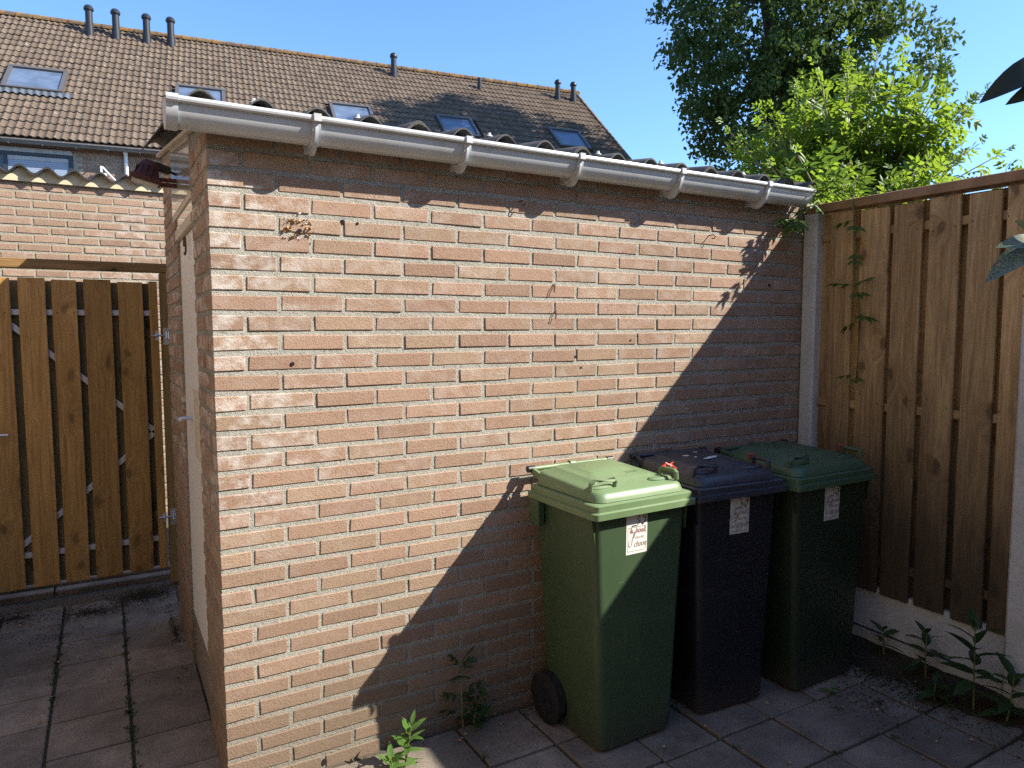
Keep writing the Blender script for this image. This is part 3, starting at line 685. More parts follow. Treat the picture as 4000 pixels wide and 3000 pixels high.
bm_ = MB().box((-.027,-.034,-1.3), (.027,.034,1.3)).mesh('beam', bevel=.004); bm_.materials.append(M['beam_wood'])
o = link('beam', bm_, None, gf, (-1.235,2.335,1.930), (0,R(90),0)); o.matrix_parent_inverse = finv
for z in (1.527,.421):
    hg = wpart('hinge', MB().box((.012,2.298,z-.055), (.055,2.301,z+.045)), M['steel'], gf)
    wpart('pin', MB().tube([(.030,2.288,z-.018),(.030,2.288,z+.022)], .011, 10).tube([(.030,2.288,z),(-.055,2.284,z)], .006, 8).tube([(-.020,2.284,z),(-.034,2.284,z)], .013, 6).box((-.032,2.282,z-.028), (-.012,2.29,z+.028)), M['steel'], hg, smooth=True)

# ================================================================== neighbour's shed behind the gate
nb = thing('neighbour_shed', 'brick shed with cream eaves board and dark wavy sheet roof behind the gate', 'shed', (-.5,4.25,0))
ncore = MB().box((-2.3,4.2532,-.1), (.9,4.35,2.70)).box((-2.3,4.35,-.1), (-2.2,6.8,2.70)).box((.8,4.35,-.1), (.9,6.8,2.70)).box((-2.3,6.7,-.1), (.9,6.8,2.70))
nw = wpart('wall', ncore, M['mortar_n'], nb)
items = []
for r in range(0, 41):
    z = 2.668-.0665*r; x = -2.30-(.11 if r % 2 else 0)+.024
    while x < .88:
        me = brick_mesh(BL,.04,random.randrange(6),m=M['brick_n'],tagn='nb'); loc = (x+BL/2+random.uniform(-.003,.003), 4.25+random.uniform(-.002,.0003), z+random.uniform(-.002,.002))
        if -1.08 < x+BL/2 < .32 and z > 1.6: link('brick', me, None, nw, loc, (0,random.uniform(-.008,.008),0))
        else: items.append((me, Matrix.Translation(loc)))
        x += .2205
o = link('brickwork', join_meshes(items, 'neighbour_brickwork', M['brick_n']), None, nw); o['kind'] = 'stuff'
znb = lambda y: 2.788+.11*(y-4.18)
eb = [(-2.35,2.703),(.95,2.703)]+[(.95-3.3*k/150, znb(4.236)-.0185+WA*math.cos(2*math.pi*(.95-3.3*k/150+.80)/.177)) for k in range(151)]
ebm = MB(); n_ = 151
for k in range(150):
    xa, za = eb[2+k]; xb, zb = eb[3+k]
    ebm.add([(xb,4.225,2.703),(xa,4.225,2.703),(xa,4.225,za),(xb,4.225,zb),(xb,4.247,2.703),(xa,4.247,2.703),(xa,4.247,za),(xb,4.247,zb)], [(0,1,2,3),(4,7,6,5),(3,2,6,7),(0,4,5,1)])
wpart('eaves_board', ebm, M['cream'], nb)
for k in range(4):
    x0 = -2.35+k*4.5*.177; wpart('roof_sheet', sheet(x0, x0+4.5*.177+.09, 4.180+.006*(k % 2), 6.9, .0066*(k % 2), znb, phase=-.80, thick=.017), M['corr_dark'], nb, smooth=True)

# ================================================================== terraced house behind
TH = R(7.7); PHI = R(40)
HE = Vector((-2.014, 16.249, 5.567)); HU = Vector((math.cos(TH),-math.sin(TH),0)); HV = Vector((math.sin(TH),math.cos(TH),0))
HS = HV*math.cos(PHI)+Vector((0,0,math.sin(PHI))); HN = HU.cross(HS).normalized()
def HP(u, v, z): q = HE+HU*u+HV*v; return Vector((q.x, q.y, z))
def RP(u, s, o=0): return HE+HU*u+HS*s+HN*o
RM = Matrix((HU, HS, HN)).transposed()
house = thing('terraced_house', 'long terraced house with brown tiled roof, roof windows and black vent pipes', 'house', HP(6,4,0))
def hbox(mb, u0, u1, v0, v1, z0, z1):
    return mb.add([HP(u,v,z) for z in (z0,z1) for (u,v) in ((u0,v0),(u1,v0),(u1,v1),(u0,v1))], [(0,3,2,1),(4,5,6,7),(0,1,5,4),(1,2,6,5),(2,3,7,6),(3,0,4,7)])
U0, U1, SR = -4.8, 16.41, 7.06
hw = MB(); hbox(hw, U0, U1-.1, .262, .5, 0, 5.74); hbox(hw, U0, U1-.1, 10.0, 10.2, 0, 5.74)
hwall = wpart('wall', hw, M['mortar_n'], house)
gab = MB()
for (ua, ub) in ((U1-.35,U1-.1),(U0,U0+.25)):
    gab.add([HP(u,v,z) for u in (ua,ub) for (v,z) in ((.3,0),(10.1,0),(10.1,5.7),(5.35,9.9),(.3,5.7))], [(0,1,2,3,4),(9,8,7,6,5)]+[(k,(k+1) % 5,5+(k+1) % 5,5+k) for k in range(5)])
wpart('gable_wall', gab, M['brick_h'], house)
rot_h = Matrix.Rotation(-TH,4,'Z')
items = []
hb = brick_mesh(.208,.02,0,lz=.052,m=M['brick_h'],tagn='house'); hb2 = brick_mesh(.208,.02,1,lz=.052,m=M['brick_h'],tagn='house')
for r in range(0, 24):
    z = 5.66-.0625*r; u = U0+(.11 if r % 2 else 0)
    while u < U1-.35:
        mid = u+.104
        if not (-.75 < mid < 1.38 and z < 5.47):
            q = HP(mid,.255,z); me = random.choice((hb,hb2))
            if -.35 < mid < 3.3 and z > 4.86 and z < 5.55: link('brick', me, None, hwall, q, (0,0,-TH))
            else: items.append((me, Matrix.Translation(q) @ rot_h))
        u += .22
o = link('brickwork', join_meshes(items, 'house_brickwork', M['brick_h']), None, hwall); o['kind'] = 'stuff'
# window with roller shutter and lintel
w_ = MB(); hbox(w_, -.68, 1.28, .225, .30, 5.33, 5.40); hbox(w_, 1.20, 1.28, .225, .30, 4.1, 5.33); hbox(w_, -.68, -.60, .225, .30, 4.1, 5.33); hbox(w_, -.02, .05, .230, .30, 4.1, 5.33); hbox(w_, -.68, 1.28, .225, .30, 4.02, 4.10)
win = wpart('window', w_, M['anthracite'], house)
hs_ = MB(); hbox(hs_, .06, 1.19, .240, .262, 5.235, 5.32); wpart('shutter_box', hs_, M['lintel'], win)
hs_ = MB(); hbox(hs_, .06, 1.19, .250, .27, 4.60, 5.235); wpart('shutter', hs_, M['shutter'], win)
hs_ = MB(); hbox(hs_, .06, 1.19, .262, .268, 4.1, 4.60); hbox(hs_, -.60, -.03, .262, .268, 4.1, 5.33); wpart('pane', hs_, M['win_glass'], win)
li = MB(); hbox(li, -.95, 1.26, .232, .31, 5.402, 5.505); wpart('lintel', li, M['lintel'], house, bevel=.006)
# eaves gutter
gm = MB(); prof = [(-.075*math.cos(R(180*k/12)), -.07*math.sin(R(180*k/12))) for k in range(13)]; prof = prof+[(a*.93, b*.93) for a, b in prof[::-1]]
gm.loft([[HP(u, .04+a, 5.60+b) for a, b in prof] for u in (U0, U1)]); hg_ = wpart('eaves_gutter', gm, M['zinc'], house, smooth=True)
gl = MB().tube([HP(U0,-.037,5.603),HP(U1,-.037,5.603)], .012, 8); wpart('lip', gl, M['zinc'], hg_, smooth=True)
for k in range(-1, 14):
    b = MB(); u = .15+.62*k
    if u < 3.4: hbox(b, u-.012, u+.012, -.045, .20, 5.515, 5.530); wpart('bracket', b, M['zinc'], hg_)
dp = MB().tube([HP(2.33,.06,5.54),HP(2.33,.17,5.46),HP(2.335,.18,3.0)], .042, 12); wpart('downpipe', dp, M['white'], house, smooth=True)
br = MB(); hbox(br, 1.82, 1.86, .10, .14, 4.6, 5.20); br.tube([HP(1.86,.12,5.18),HP(2.12,.12,4.88)], .02, 4); hbox(br, 1.865, 1.94, .11, .13, 4.6, 5.05); wpart('wall_bracket', br, M['white'], house)
# roof deck and tiles
dk = MB().add([RP(U0,.05,-.03),RP(U1,.05,-.03),RP(U1,SR,-.03),RP(U0,SR,-.03),RP(U0,.05,-.12),RP(U1,.05,-.12),RP(U1,SR,-.12),RP(U0,SR,-.12)], [(0,1,2,3),(4,7,6,5),(0,4,5,1),(1,5,6,2),(2,6,7,3),(3,7,4,0)])
# rear roof slope
rt = RP(0,SR,-.03); rv = (rt-HE).dot(HV)
dk.add([HP(U0,rv,rt.z),HP(U1,rv,rt.z),HP(U1,2*rv,5.5),HP(U0,2*rv,5.5)], [(0,1,2,3)])
deck = wpart('roof', dk, M['tile'], house)
TW, TG, TL = .30, .3435, .42
tm = MB(); nx = 12; vs_ = []
for j, y in enumerate((0, TL)):
    for i in range(nx+1):
        x = TW*i/nx; w = .016*math.cos(2*math.pi*x/.15)+.002*math.cos(4*math.pi*x/.15); z = w+.032*(1-y/TL); vs_ += [(x,y,z),(x,y,z-.024)]
n2 = (nx+1)*2; fs_ = []
for i in range(nx):
    a = 2*i; fs_ += [(a,a+2,n2+a+2,n2+a),(a,a+1,a+3,a+2)]
fs_ += [(0,n2,n2+1,1),(2*nx,2*nx+1,n2+2*nx+1,n2+2*nx)]
tile = tm.add(vs_, fs_).mesh('roof_tile', smooth=True); tile.materials.append(M['tile'])
SKY = [(-.35,.88),(3.30,4.50),(7.22,8.40),(10.35,11.46),(14.05,15.15)]; S0, S1 = 2.42, 3.62
cells = []
for j in range(20):
    for i in range(int((U1-U0)/TW)):
        u = U1-(i+1)*TW; s = .22+TG*j
        if any(a-.02 < u+TW/2 < b+.02 and S0-.1 < s+TG/2 < S1+.05 for a, b in SKY): continue
        cells.append(((RP(u,s)-CAM).length+(100 if u < -1.3 or (u < 0 and s < 1) else 0)+(30 if u > 4.0 and s < 2.6 else 0), u, s))
cells.sort(); items = []
RM4 = RM.to_4x4()
for k, (d, u, s) in enumerate(cells):
    q = RP(u, s, random.uniform(-.003,.004)); m4 = Matrix.Translation(q) @ RM4 @ Matrix.Rotation(random.uniform(-.006,.006),4,'Z')
    if k < 300:
        o = link('roof_tile', tile, None, deck); o.matrix_local = m4
    else: items.append((tile, m4))
jm = join_meshes(items, 'roof_tiles', M['tile']); jm.polygons.foreach_set('use_smooth', [True]*len(jm.polygons)); jm.set_sharp_from_angle(angle=R(35))
o = link('roof_tiles', jm, None, deck); o['kind'] = 'stuff'
rs = RP(0,SR,0); k = 0; u = U0
while u < U1:
    rings = []
    for uu, rr in ((u,.125),(u+.43,.112)):
        c_ = RP(uu,SR,.02); rings.append([c_+HV*(rr*math.cos(R(-20+220*a/9)))+Vector((0,0,rr*math.sin(R(-20+220*a/9))*.85-.02)) for a in range(10)])
    wpart('ridge_tile', MB().loft(rings), M['ridge'], deck, smooth=True); u += .41
vg = MB()
for j in range(20): vg.add([RP(U1-.02+a, .22+TG*j+b, c_) for c_ in (-.10,.055) for a, b in ((0,0),(.06,0),(.06,TG+.03),(0,TG+.03))], [(0,3,2,1),(4,5,6,7),(0,1,5,4),(1,2,6,5),(2,3,7,6),(3,0,4,7)])
wpart('verge', vg, M['ridge'], deck)
for (a, b) in SKY:
    f_ = MB()
    def rbox(mb, u0, u1, s0, s1, o0, o1): return mb.add([RP(u,s,o) for o in (o0,o1) for (u,s) in ((u0,s0),(u1,s0),(u1,s1),(u0,s1))], [(0,3,2,1),(4,5,6,7),(0,1,5,4),(1,2,6,5),(2,3,7,6),(3,0,4,7)])
    rbox(f_, a, b, S1-.09, S1, -.05, .12); rbox(f_, a, b, S0, S0+.07, -.05, .11); rbox(f_, a, a+.085, S0+.07, S1-.09, -.05, .112); rbox(f_, b-.085, b, S0+.07, S1-.09, -.05, .112)
    so = wpart('roof_window', f_, M['skylight_frame'], house)
    wpart('pane', rbox(MB(), a+.086, b-.086, S0+.071, S1-.091, .04, .07), M['sky_glass'], so)
fm = MB(); n_ = 60; vf = []
for i in range(n_+1):
    u = -.42+1.5*i/n_; w = .022*math.cos(2*math.pi*(u-U1)/.15)
    vf += [RP(u,S0-.20,w+.055), RP(u,S0+.01,w*.4+.07)]
wpart('flashing', fm.add(vf, [(2*i,2*i+2,2*i+3,2*i+1) for i in range(n_)]), M['zinc'], house, smooth=True)
for (u, s, r_, h_, cap) in ((1.09,6.40,.094,.78,1),(1.74,6.40,.094,.78,1),(2.51,6.38,.094,.78,1),(3.13,6.40,.094,.78,1),(9.6,6.33,.090,.72,1),(12.48,6.16,.065,.45,0),(15.4,6.2,.088,.68,1),(16.01,6.2,.088,.68,1)):
    b0 = RP(u,s,-.05); up = Vector((0,0,1))
    mb = MB().tube([b0,b0+up*.30], r_*1.22, 14).tube([b0+up*.30,b0+up*h_], r_, 14)
    vp = wpart('vent_pipe', mb, M['black'], house, smooth=True)
    if cap: wpart('cap', MB().tube([b0+up*(h_-.07),b0+up*(h_-.02),b0+up*(h_+.05),b0+up*(h_+.08)], [r_*1.32,r_*1.38,r_*.95,r_*.3], 14), M['black'], vp, smooth=True)

# ================================================================== house on the left; unseen house added behind the camera to block sky
sh = thing('side_house', 'brick house wall along the left of the path, just outside the frame', 'house', (-1.45,-1,0))
wpart('wall', MB().box((-4.6,-7.0,-.1), (-1.42,3.4,5.2)), M['brick_pale'], sh)
wpart('roof', MB().add([(-4.8,-7.2,5.2),(-1.3,-7.2,5.2),(-1.3,3.6,5.2),(-4.8,3.6,5.2),(-3.05,-7.2,6.9),(-3.05,3.6,6.9)], [(0,1,4),(2,3,5),(1,2,5,4),(3,0,4,5),(0,3,2,1)]), M['tile'], sh)
rh = thing('added_rear_house', 'unseen brick house added behind the camera to hold sky light off the yard', 'house', (2,-8.2,0))
wpart('wall', MB().box((-6,-15.5,-.1), (9,-7.6,5.4)), M['brick_pale'], rh)
wpart('roof', MB().add([(-6.1,-15.7,5.4),(9.1,-15.7,5.4),(9.1,-7.35,5.4),(-6.1,-7.35,5.4),(-6.1,-11.5,8.2),(9.1,-11.5,8.2)], [(0,1,5,4),(2,3,4,5),(1,2,5),(3,0,4),(0,3,2,1)]), M['tile'], rh)

# ================================================================== wheelie bins
def make_bin(label, loc, rotz, hw_, mbody, mlid, mlabel, ribbon, lscale=1.0, lx=0.0, tiltlab=0.0, number='39', scraps=False, year=False):
    t = thing('wheelie_bin', label, 'wheelie bin', loc, rotz, 'wheelie bins in front of the shed')
    k = hw_/.245
    bw0, bw1 = .180*k, .221*k
    body = MB().loft([rrect(-bw0+.02,bw0-.02,-.195,.115,.0,.03),rrect(-bw0,bw0,-.215,.135,.018,.036),rrect(-(bw0*.55+bw1*.45),bw0*.55+bw1*.45,-.221,.150,.45,.032),rrect(-bw1,bw1,-.228,.165,.90,.028)])
    bo = lpart('body', body, mbody, t, smooth=True)
    rim = MB().loft([rrect(-hw_+.014,hw_-.014,-.245,.178,.893,.016,4),rrect(-hw_,hw_,-.262,.185,.897,.018,4),rrect(-hw_,hw_,-.262,.185,.919,.018,4),rrect(-hw_+.010,hw_-.010,-.251,.180,.922,.018,4),rrect(-hw_+.010,hw_-.010,-.251,.180,.943,.018,4),rrect(-hw_+.016,hw_-.016,-.245,.175,.947,.018,4)])
    lpart('rim', rim, mlid, t, smooth=True)
    for sx in (-1, 1):     # gussets under the rim
        gs_ = MB().add([(sx*bw1*.99,-.226,.80),(sx*bw1*.99,-.222,.895),(sx*(hw_-.012),-.222,.895),(sx*bw1*.99,-.214,.80),(sx*bw1*.99,-.212,.895),(sx*(hw_-.012),-.212,.895)], [(0,2,1),(3,4,5),(0,1,4,3),(1,2,5,4),(2,0,3,5)])
        lpart('gusset', gs_, mbody, t)
        lpart('lifting_lug', MB().box((sx*(bw1+.018)-.016,.085,.80), (sx*(bw1+.018)+.016,.150,.895)), mbody, t, bevel=.004)
    lw = hw_-.030
    def zl(y, z): return z+.020*max(0,(y+.225))/.42*(1 if z > .955 else .25)
    def lr(x, y0, y1, z, r): return [(a,b,zl(b,c)) for a, b, c in rrect(-x,x,y0,y1,z,r,6)]
    lid = MB().loft([lr(lw,-.232,.172,.944,.045),lr(lw+.003,-.235,.175,.950,.046),lr(lw,-.232,.173,.958,.045),lr(lw-.006,-.226,.170,.974,.042),lr(lw-.018,-.214,.166,.983,.035),lr(lw-.050,-.150,.160,.985,.03),lr(lw-.066,-.128,.150,.998,.03),lr(lw-.080,-.118,.145,1.001,.028),lr(lw-.115,-.050,.120,1.002,.02),lr(lw-.122,-.044,.115,1.007,.02)])
    li_ = lpart('lid', lid, mlid, t, smooth=True)
    for sx in (-1, 1):
        ang = R(0) if sx < 0 else R(0)
        hx = sx*(lw-.070); hy = -.172; zb = 1.000
        bar_ = [(hx-.056,hy,zb-.016),(hx-.055,hy-.006,zb+.012),(hx-.046,hy-.009,zb+.017),(hx+.046,hy-.009,zb+.017),(hx+.055,hy-.006,zb+.012),(hx+.056,hy,zb-.016)]
        if sx > 0: bar_ = [((hx+.045+(y-hy)*.4), hy+.01+(x-hx)*.75, z+.004) for x, y, z in bar_]
        lpart('lid_grip', MB().tube(bar_, .0090, 8), mlid, li_, smooth=True)
        pod = MB().loft([[(hx+.058*math.cos(a),hy+.014+.026*math.sin(a),zz) for a in [2*math.pi*q/16 for q in range(16)]] for zz in (.965,.990)]+[[(hx+.050*math.cos(a),hy+.016+.020*math.sin(a),.996) for a in [2*math.pi*q/16 for q in range(16)]]])
        lpart('grip_pod', pod, mlid, li_, smooth=True)
    for sx in (-1, 1):
        arm = MB().extrude([(.12,.985),(.205,1.005),(.222,1.012),(.230,.999),(.222,.985),(.19,.972),(.12,.960)], 0, sx*(lw-.016)-.008, sx*(lw-.016)+.008)
        lpart('hinge_arm', arm, mlid, t, bevel=.002)
        lpart('hinge_pin', MB().tube([(sx*(lw-.028),.216,.998),(sx*(lw+.004),.216,.998)], .014, 12), M['black'], t, smooth=True)
        lpart('handle_bracket', MB().extrude([(.15,.86),(.15,.945),(.205,.988),(.222,.995),(.222,.975),(.175,.88)], 0, sx*(lw-.045)-.008, sx*(lw-.045)+.008), mbody, t)
    lpart('handle_bar', MB().tube([(-lw+.03,.216,.998),(lw-.03,.216,.998)], .0105, 12), mlid, t, smooth=True)
    lpart('handle_collar', MB().tube([(-.012,.216,.998),(.012,.216,.998)], .017, 12), mlid, t, smooth=True)
    for sx in (-1, 1):
        wx = sx*(bw0+.026)
        wh = lpart('wheel', MB().tube([(wx-.022,.085,.10),(wx-.016,.085,.10),(wx+.016,.085,.10),(wx+.022,.085,.10)], [.088,.10,.10,.088], 28), M['rubber'], t, smooth=True)
        lpart('hub', MB().tube([(wx-.026,.085,.10),(wx+.026,.085,.10)], [.055,.055], 16).tube([(wx-.032,.085,.10),(wx+.032,.085,.10)], .014, 10), M['black'], wh, smooth=True)
    lpart('axle', MB().tube([(-bw0-.01,.085,.10),(bw0+.01,.085,.10)], .011, 10), M['steel'], t, smooth=True)
    # sticker on the front
    yf = lambda z: -.221-.007*(z-.45)/.45-.0013
    W, Hh = .100*lscale, .152*lscale; zt_ = .893
    root = lpart('sticker', MB().add([(lx-W/2,yf(zt_-Hh),zt_-Hh),(lx+W/2,yf(zt_-Hh),zt_-Hh),(lx+W/2,yf(zt_),zt_),(lx-W/2,yf(zt_),zt_),(lx-W/2,yf(zt_-Hh)+.001,zt_-Hh),(lx+W/2,yf(zt_-Hh)+.001,zt_-Hh),(lx+W/2,yf(zt_)+.001,zt_),(lx-W/2,yf(zt_)+.001,zt_)], [(0,1,2,3),(4,7,6,5),(0,4,5,1),(1,5,6,2),(2,6,7,3),(3,7,4,0)]), mlabel, t)
    def txt(body, size, x, z, m, shear=0, sx=1.0, sz=1.0):
        me = text_mesh(body, size, 'lettering'); me.materials.clear(); me.materials.append(m)
        for v in me.vertices: v.co = Vector((x+(v.co.x+shear*v.co.y)*sx, yf(z+v.co.y*sz)-.0008, z+v.co.y*sz))
        link('lettering', me, None, root)
    q = lscale; x0 = lx-W/2; zb = zt_-Hh
    # handwritten house number
    def stroke(pts, w, m, nm='handwriting'): lpart(nm, MB().tube([(x0+a*q, yf(zb+b*q)-.0012, zb+b*q) for a, b in pts], w, 5), m, root)
    stroke([(.040,.142),(.062,.140),(.052,.128),(.064,.119),(.052,.107),(.026,.106)], .0014*q, M['ink_black'])
    stroke([(.092,.141),(.080,.146),(.078,.133),(.090,.131),(.093,.141),(.088,.118),(.079,.107),(.072,.114)], .0014*q, M['ink_black'])
    txt('ik', .030*q, x0+.016*q, zb+.078*q, M['ink_red'], 0, .85); txt('houd,', .030*q, x0+.046*q, zb+.078*q, M['ink_red'], 0, .72)
    txt('Gilze en Rijen', .0155*q, x0+.042*q, zb+.056*q, M['ink_grey'], .15, .50); txt('choon', .033*q, x0+.036*q, zb+.026*q, M['ink_grey'], .3, .72)
    stroke([(.044,.086),(.038,.082),(.030,.058),(.026,.036),(.018,.028),(.012,.036),(.014,.050),(.026,.056),(.034,.060)], .0007*q, M['ink_grey'], 'flourish')
    stroke([(.034,.060),(.040,.072),(.044,.086)], .0008*q, M['ink_grey'], 'flourish')
    fr_ = [(.008,.014),(.010,.012),(.090,.012),(.093,.015),(.093,.098),(.090,.101),(.010,.101),(.008,.098),(.008,.014)]
    stroke(fr_, .00045*q, M['ink_grey'], 'border')
    if ribbon:
        gx, gy, gz = lw-.025, -.135, 1.022
        if ribbon == 'long':
            rb = MB().tube([(gx,gy,gz-.01),(gx-.006,gy-.004,gz+.006),(gx+.004,gy-.002,gz+.014),(gx+.03,gy-.010,gz+.006),(gx+.055,gy-.014,gz-.008)], [.006,.008,.008,.006,.002], 6).tube([(gx+.02,gy-.01,gz+.008),(gx+.045,gy+.005,gz+.012),(gx+.06,gy+.01,gz+.014)], [.004,.003,.001], 5)
        else: rb = MB().tube([(gx-.01,gy+.03,gz-.012),(gx-.012,gy+.028,gz+.008),(gx-.002,gy+.02,gz+.012),(gx+.006,gy+.012,gz-.004)], [.007,.009,.008,.005], 6)
        lpart('ribbon', rb, M['red_ribbon'] if ribbon == 'long' else M['dull_ribbon'], t, smooth=True)
    if scraps:
        for (sx_, sy_, w_, h_, a_) in ((.02,-.035,.095,.022,.25),(-.06,.03,.035,.018,-.1),(-.035,-.005,.022,.010,.4),(.03,.075,.020,.008,-.3)):
            pts = []
            for kk in range(12):
                aa = 2*math.pi*kk/12; rr = random.uniform(.75,1.15); x = sx_+math.cos(a_)*w_/2*math.cos(aa)*rr-math.sin(a_)*h_/2*math.sin(aa)*rr; y = sy_+math.sin(a_)*w_/2*math.cos(aa)*rr+math.cos(a_)*h_/2*math.sin(aa)*rr
                pts.append((x,y))
            z1 = lambda x, y: zl(y, 1.0085)+.0006
            lpart('sticker_scrap', MB().loft([[(x,y,z1(x,y)-.001) for x, y in pts],[(x,y,z1(x,y)+.0006) for x, y in pts]]), M['paper'], t)
    if year:
        me = text_mesh('2008', .030, 'embossed_year'); me.materials.clear(); me.materials.append(mlid)
        for v in me.vertices: v.co = Vector((.045+v.co.x, -.030+v.co.y-.055, zl(-.085+v.co.y,1.0035)+.0012))
        link('embossed_year', me, None, li_)
    return t
make_bin('pale green wheelie bin half in sun, nearest the camera', (1.384,-.252,0), R(1.5), .245, M['bin_green'], M['bin_green_lid'], M['label_a'], 'long', lx=-.028, year=True)
make_bin('dark navy wheelie bin in shade between the two green bins', (1.897,-.262,0), R(-4), .236, M['bin_navy'], M['bin_navy_lid'], M['label_b'], 'short', lx=.005, scraps=True)
make_bin('dark green wheelie bin in shade next to the wooden fence', (2.395,-.318,0), R(.5), .270, M['bin_dark'], M['bin_dark_lid'], M['label_b'], 'short', lx=-.01)

# ================================================================== vegetation
LEAF6 = (np.array([(0,0,0),(.28,-.42,.05),(.62,-.36,.05),(1,0,-.10),(.62,.36,.05),(.28,.42,.05)], float), [(0,1,2,3),(0,3,4,5)])
LEAF4 = (np.array([(0,0,0),(.45,-.5,.08),(1,0,-.06),(.45,.5,.08)], float), [(0,1,2),(0,2,3)])
LEAFT = (np.array([(0,0,0),(.22,-.34,.04),(.40,-.46,.03),(.46,-.30,.03),(.66,-.30,.02),(1,0,-.10),(.66,.30,.02),(.46,.30,.03),(.40,.46,.03),(.22,.34,.04)], float), [(0,1,2,3,5),(3,4,5),(0,5,7,8,9),(5,6,7)])
def unit(a): return a/np.maximum(np.linalg.norm(a, axis=-1, keepdims=True), 1e-9)
def leaves_mesh(name, pos, dire, nrm, L, W, tmpl, m):
    V, F = tmpl; d = unit(dire); s = unit(np.cross(nrm, d)); n = np.cross(d, s)
    vs = pos[:,None,:]+V[None,:,0,None]*d[:,None,:]*L[:,None,None]+V[None,:,1,None]*s[:,None,:]*W[:,None,None]+V[None,:,2,None]*n[:,None,:]*L[:,None,None]
    nv = len(V); N = len(pos); vs = vs.reshape(-1,3)
    loops = []; starts = []; tot = 0
    base = (np.arange(N)*nv)[:,None]
    per = [np.array(f) for f in F]
    lp = np.concatenate([base+f[None,:] for f in per], axis=1).ravel()
    lens = np.tile([len(f) for f in per], N); st = np.concatenate([[0], np.cumsum(lens)[:-1]])
    me = bpy.data.meshes.new(name); me.vertices.add(len(vs)); me.vertices.foreach_set('co', vs.astype(np.float32).ravel())
    me.loops.add(len(lp)); me.loops.foreach_set('vertex_index', lp.astype(np.int32)); me.polygons.add(len(lens)); me.polygons.foreach_set('loop_start', st.astype(np.int32))
    me.update(calc_edges=True); me.validate(); me.materials.append(m); return me
def compound(pos, dire, nrm, L, pairs=2):
    """pinnate leaf -> leaflet arrays"""
    out = []
    d = unit(dire); s = unit(np.cross(nrm, d)); n = np.cross(d, s)
    for k in range(pairs):
        b = pos+d*(L*(.30+.30*k))[:,None]
        for sg in (-1, 1): out.append((b, d*.55+s*sg*.85-n*.12, n, L*.46, L*.23))
    out.append((pos+d*(L*.55)[:,None], d-n*.15, n, L*.50, L*.27))
    return [np.concatenate([o[i] for o in out]) for i in range(5)]
def curve(a, b, sag, n=8):
    a, b = Vector(a), Vector(b); mid = (a+b)/2+Vector(sag)
    return [a*(1-t)**2+mid*2*t*(1-t)+b*t**2 for t in [i/(n-1) for i in range(n)]]

# --- large dark tree far behind
TX = np.array([.863,-.505,0]); TC = np.array([17.2,11.4,0])
tree = thing('large_tree', 'tall dark green broadleaf tree rising behind the bright young tree', 'tree', (16.9,11.55,0))
lobes = [(-1.2,0,11.6,3.05,5.2,3.0),(-.4,.3,7.2,2.75,2.6,2.4),(2.2,-.2,8.5,1.75,2.0,2.0),(.8,.2,10.6,1.8,3.2,2.4),(.5,.4,13.6,2.0,2.6,2.0),(-.8,.2,14.6,2.4,2.2,2.4),(1.2,.2,12.6,1.2,1.9,1.8),(-1.7,.2,9.0,2.0,2.3,2.0),(1.2,0,6.3,1.7,1.6,1.7)]
pts = []
for (a, b, z, rt_, rz, rd) in lobes:
    n = int(50*rt_*rz*rd/6); q = unit(rng.normal(size=(n,3)))*(rng.uniform(.35,1.0,(n,1))**.5)
    DP = np.array([.505,.863,0])
    pts.append(TC+TX*(a+q[:,:1]*rt_)+DP*(b+q[:,1:2]*rd)+np.array([0,0,1.])*(z+q[:,2:3]*rz))
cc = np.concatenate(pts); nl = 58
cr = rng.uniform(.28,.62,len(cc))
off = unit(rng.normal(size=(len(cc),nl,3)))*(rng.uniform(0,1,(len(cc),nl,1))**.45)*cr[:,None,None]*np.array([1,1,.75])
pos = (cc[:,None,:]+off).reshape(-1,3); N = len(pos)
dire = unit(rng.normal(size=(N,3))+np.array([0,0,-.9])); nrm = unit(rng.normal(size=(N,3))+np.array([.5,-.3,.8]))
L = rng.uniform(.12,.19,N); 
o = wpart('crown', leaves_mesh('crown', pos, dire, nrm, L, L*.62, LEAF4, M['leaf_dark']), None, tree)
tk = MB().tube([(16.9,11.55,-.1),(16.8,11.6,3),(16.6,11.7,6.5),(16.4,11.8,10),(16.3,11.9,14)], [.30,.24,.19,.12,.04], 10); wpart('trunk', tk, M['bark'], tree, smooth=True)
for k in range(26):
    z0 = rng.uniform(3.5,12); tgt = cc[rng.integers(len(cc))]; tx = 16.8-.05*(z0-3)
    wpart('limb', MB().tube(curve((tx,11.7,z0), tgt, (0,0,.6)), [.085,.07,.06,.05,.04,.03,.022,.012], 6), M['bark'], tree, smooth=True)

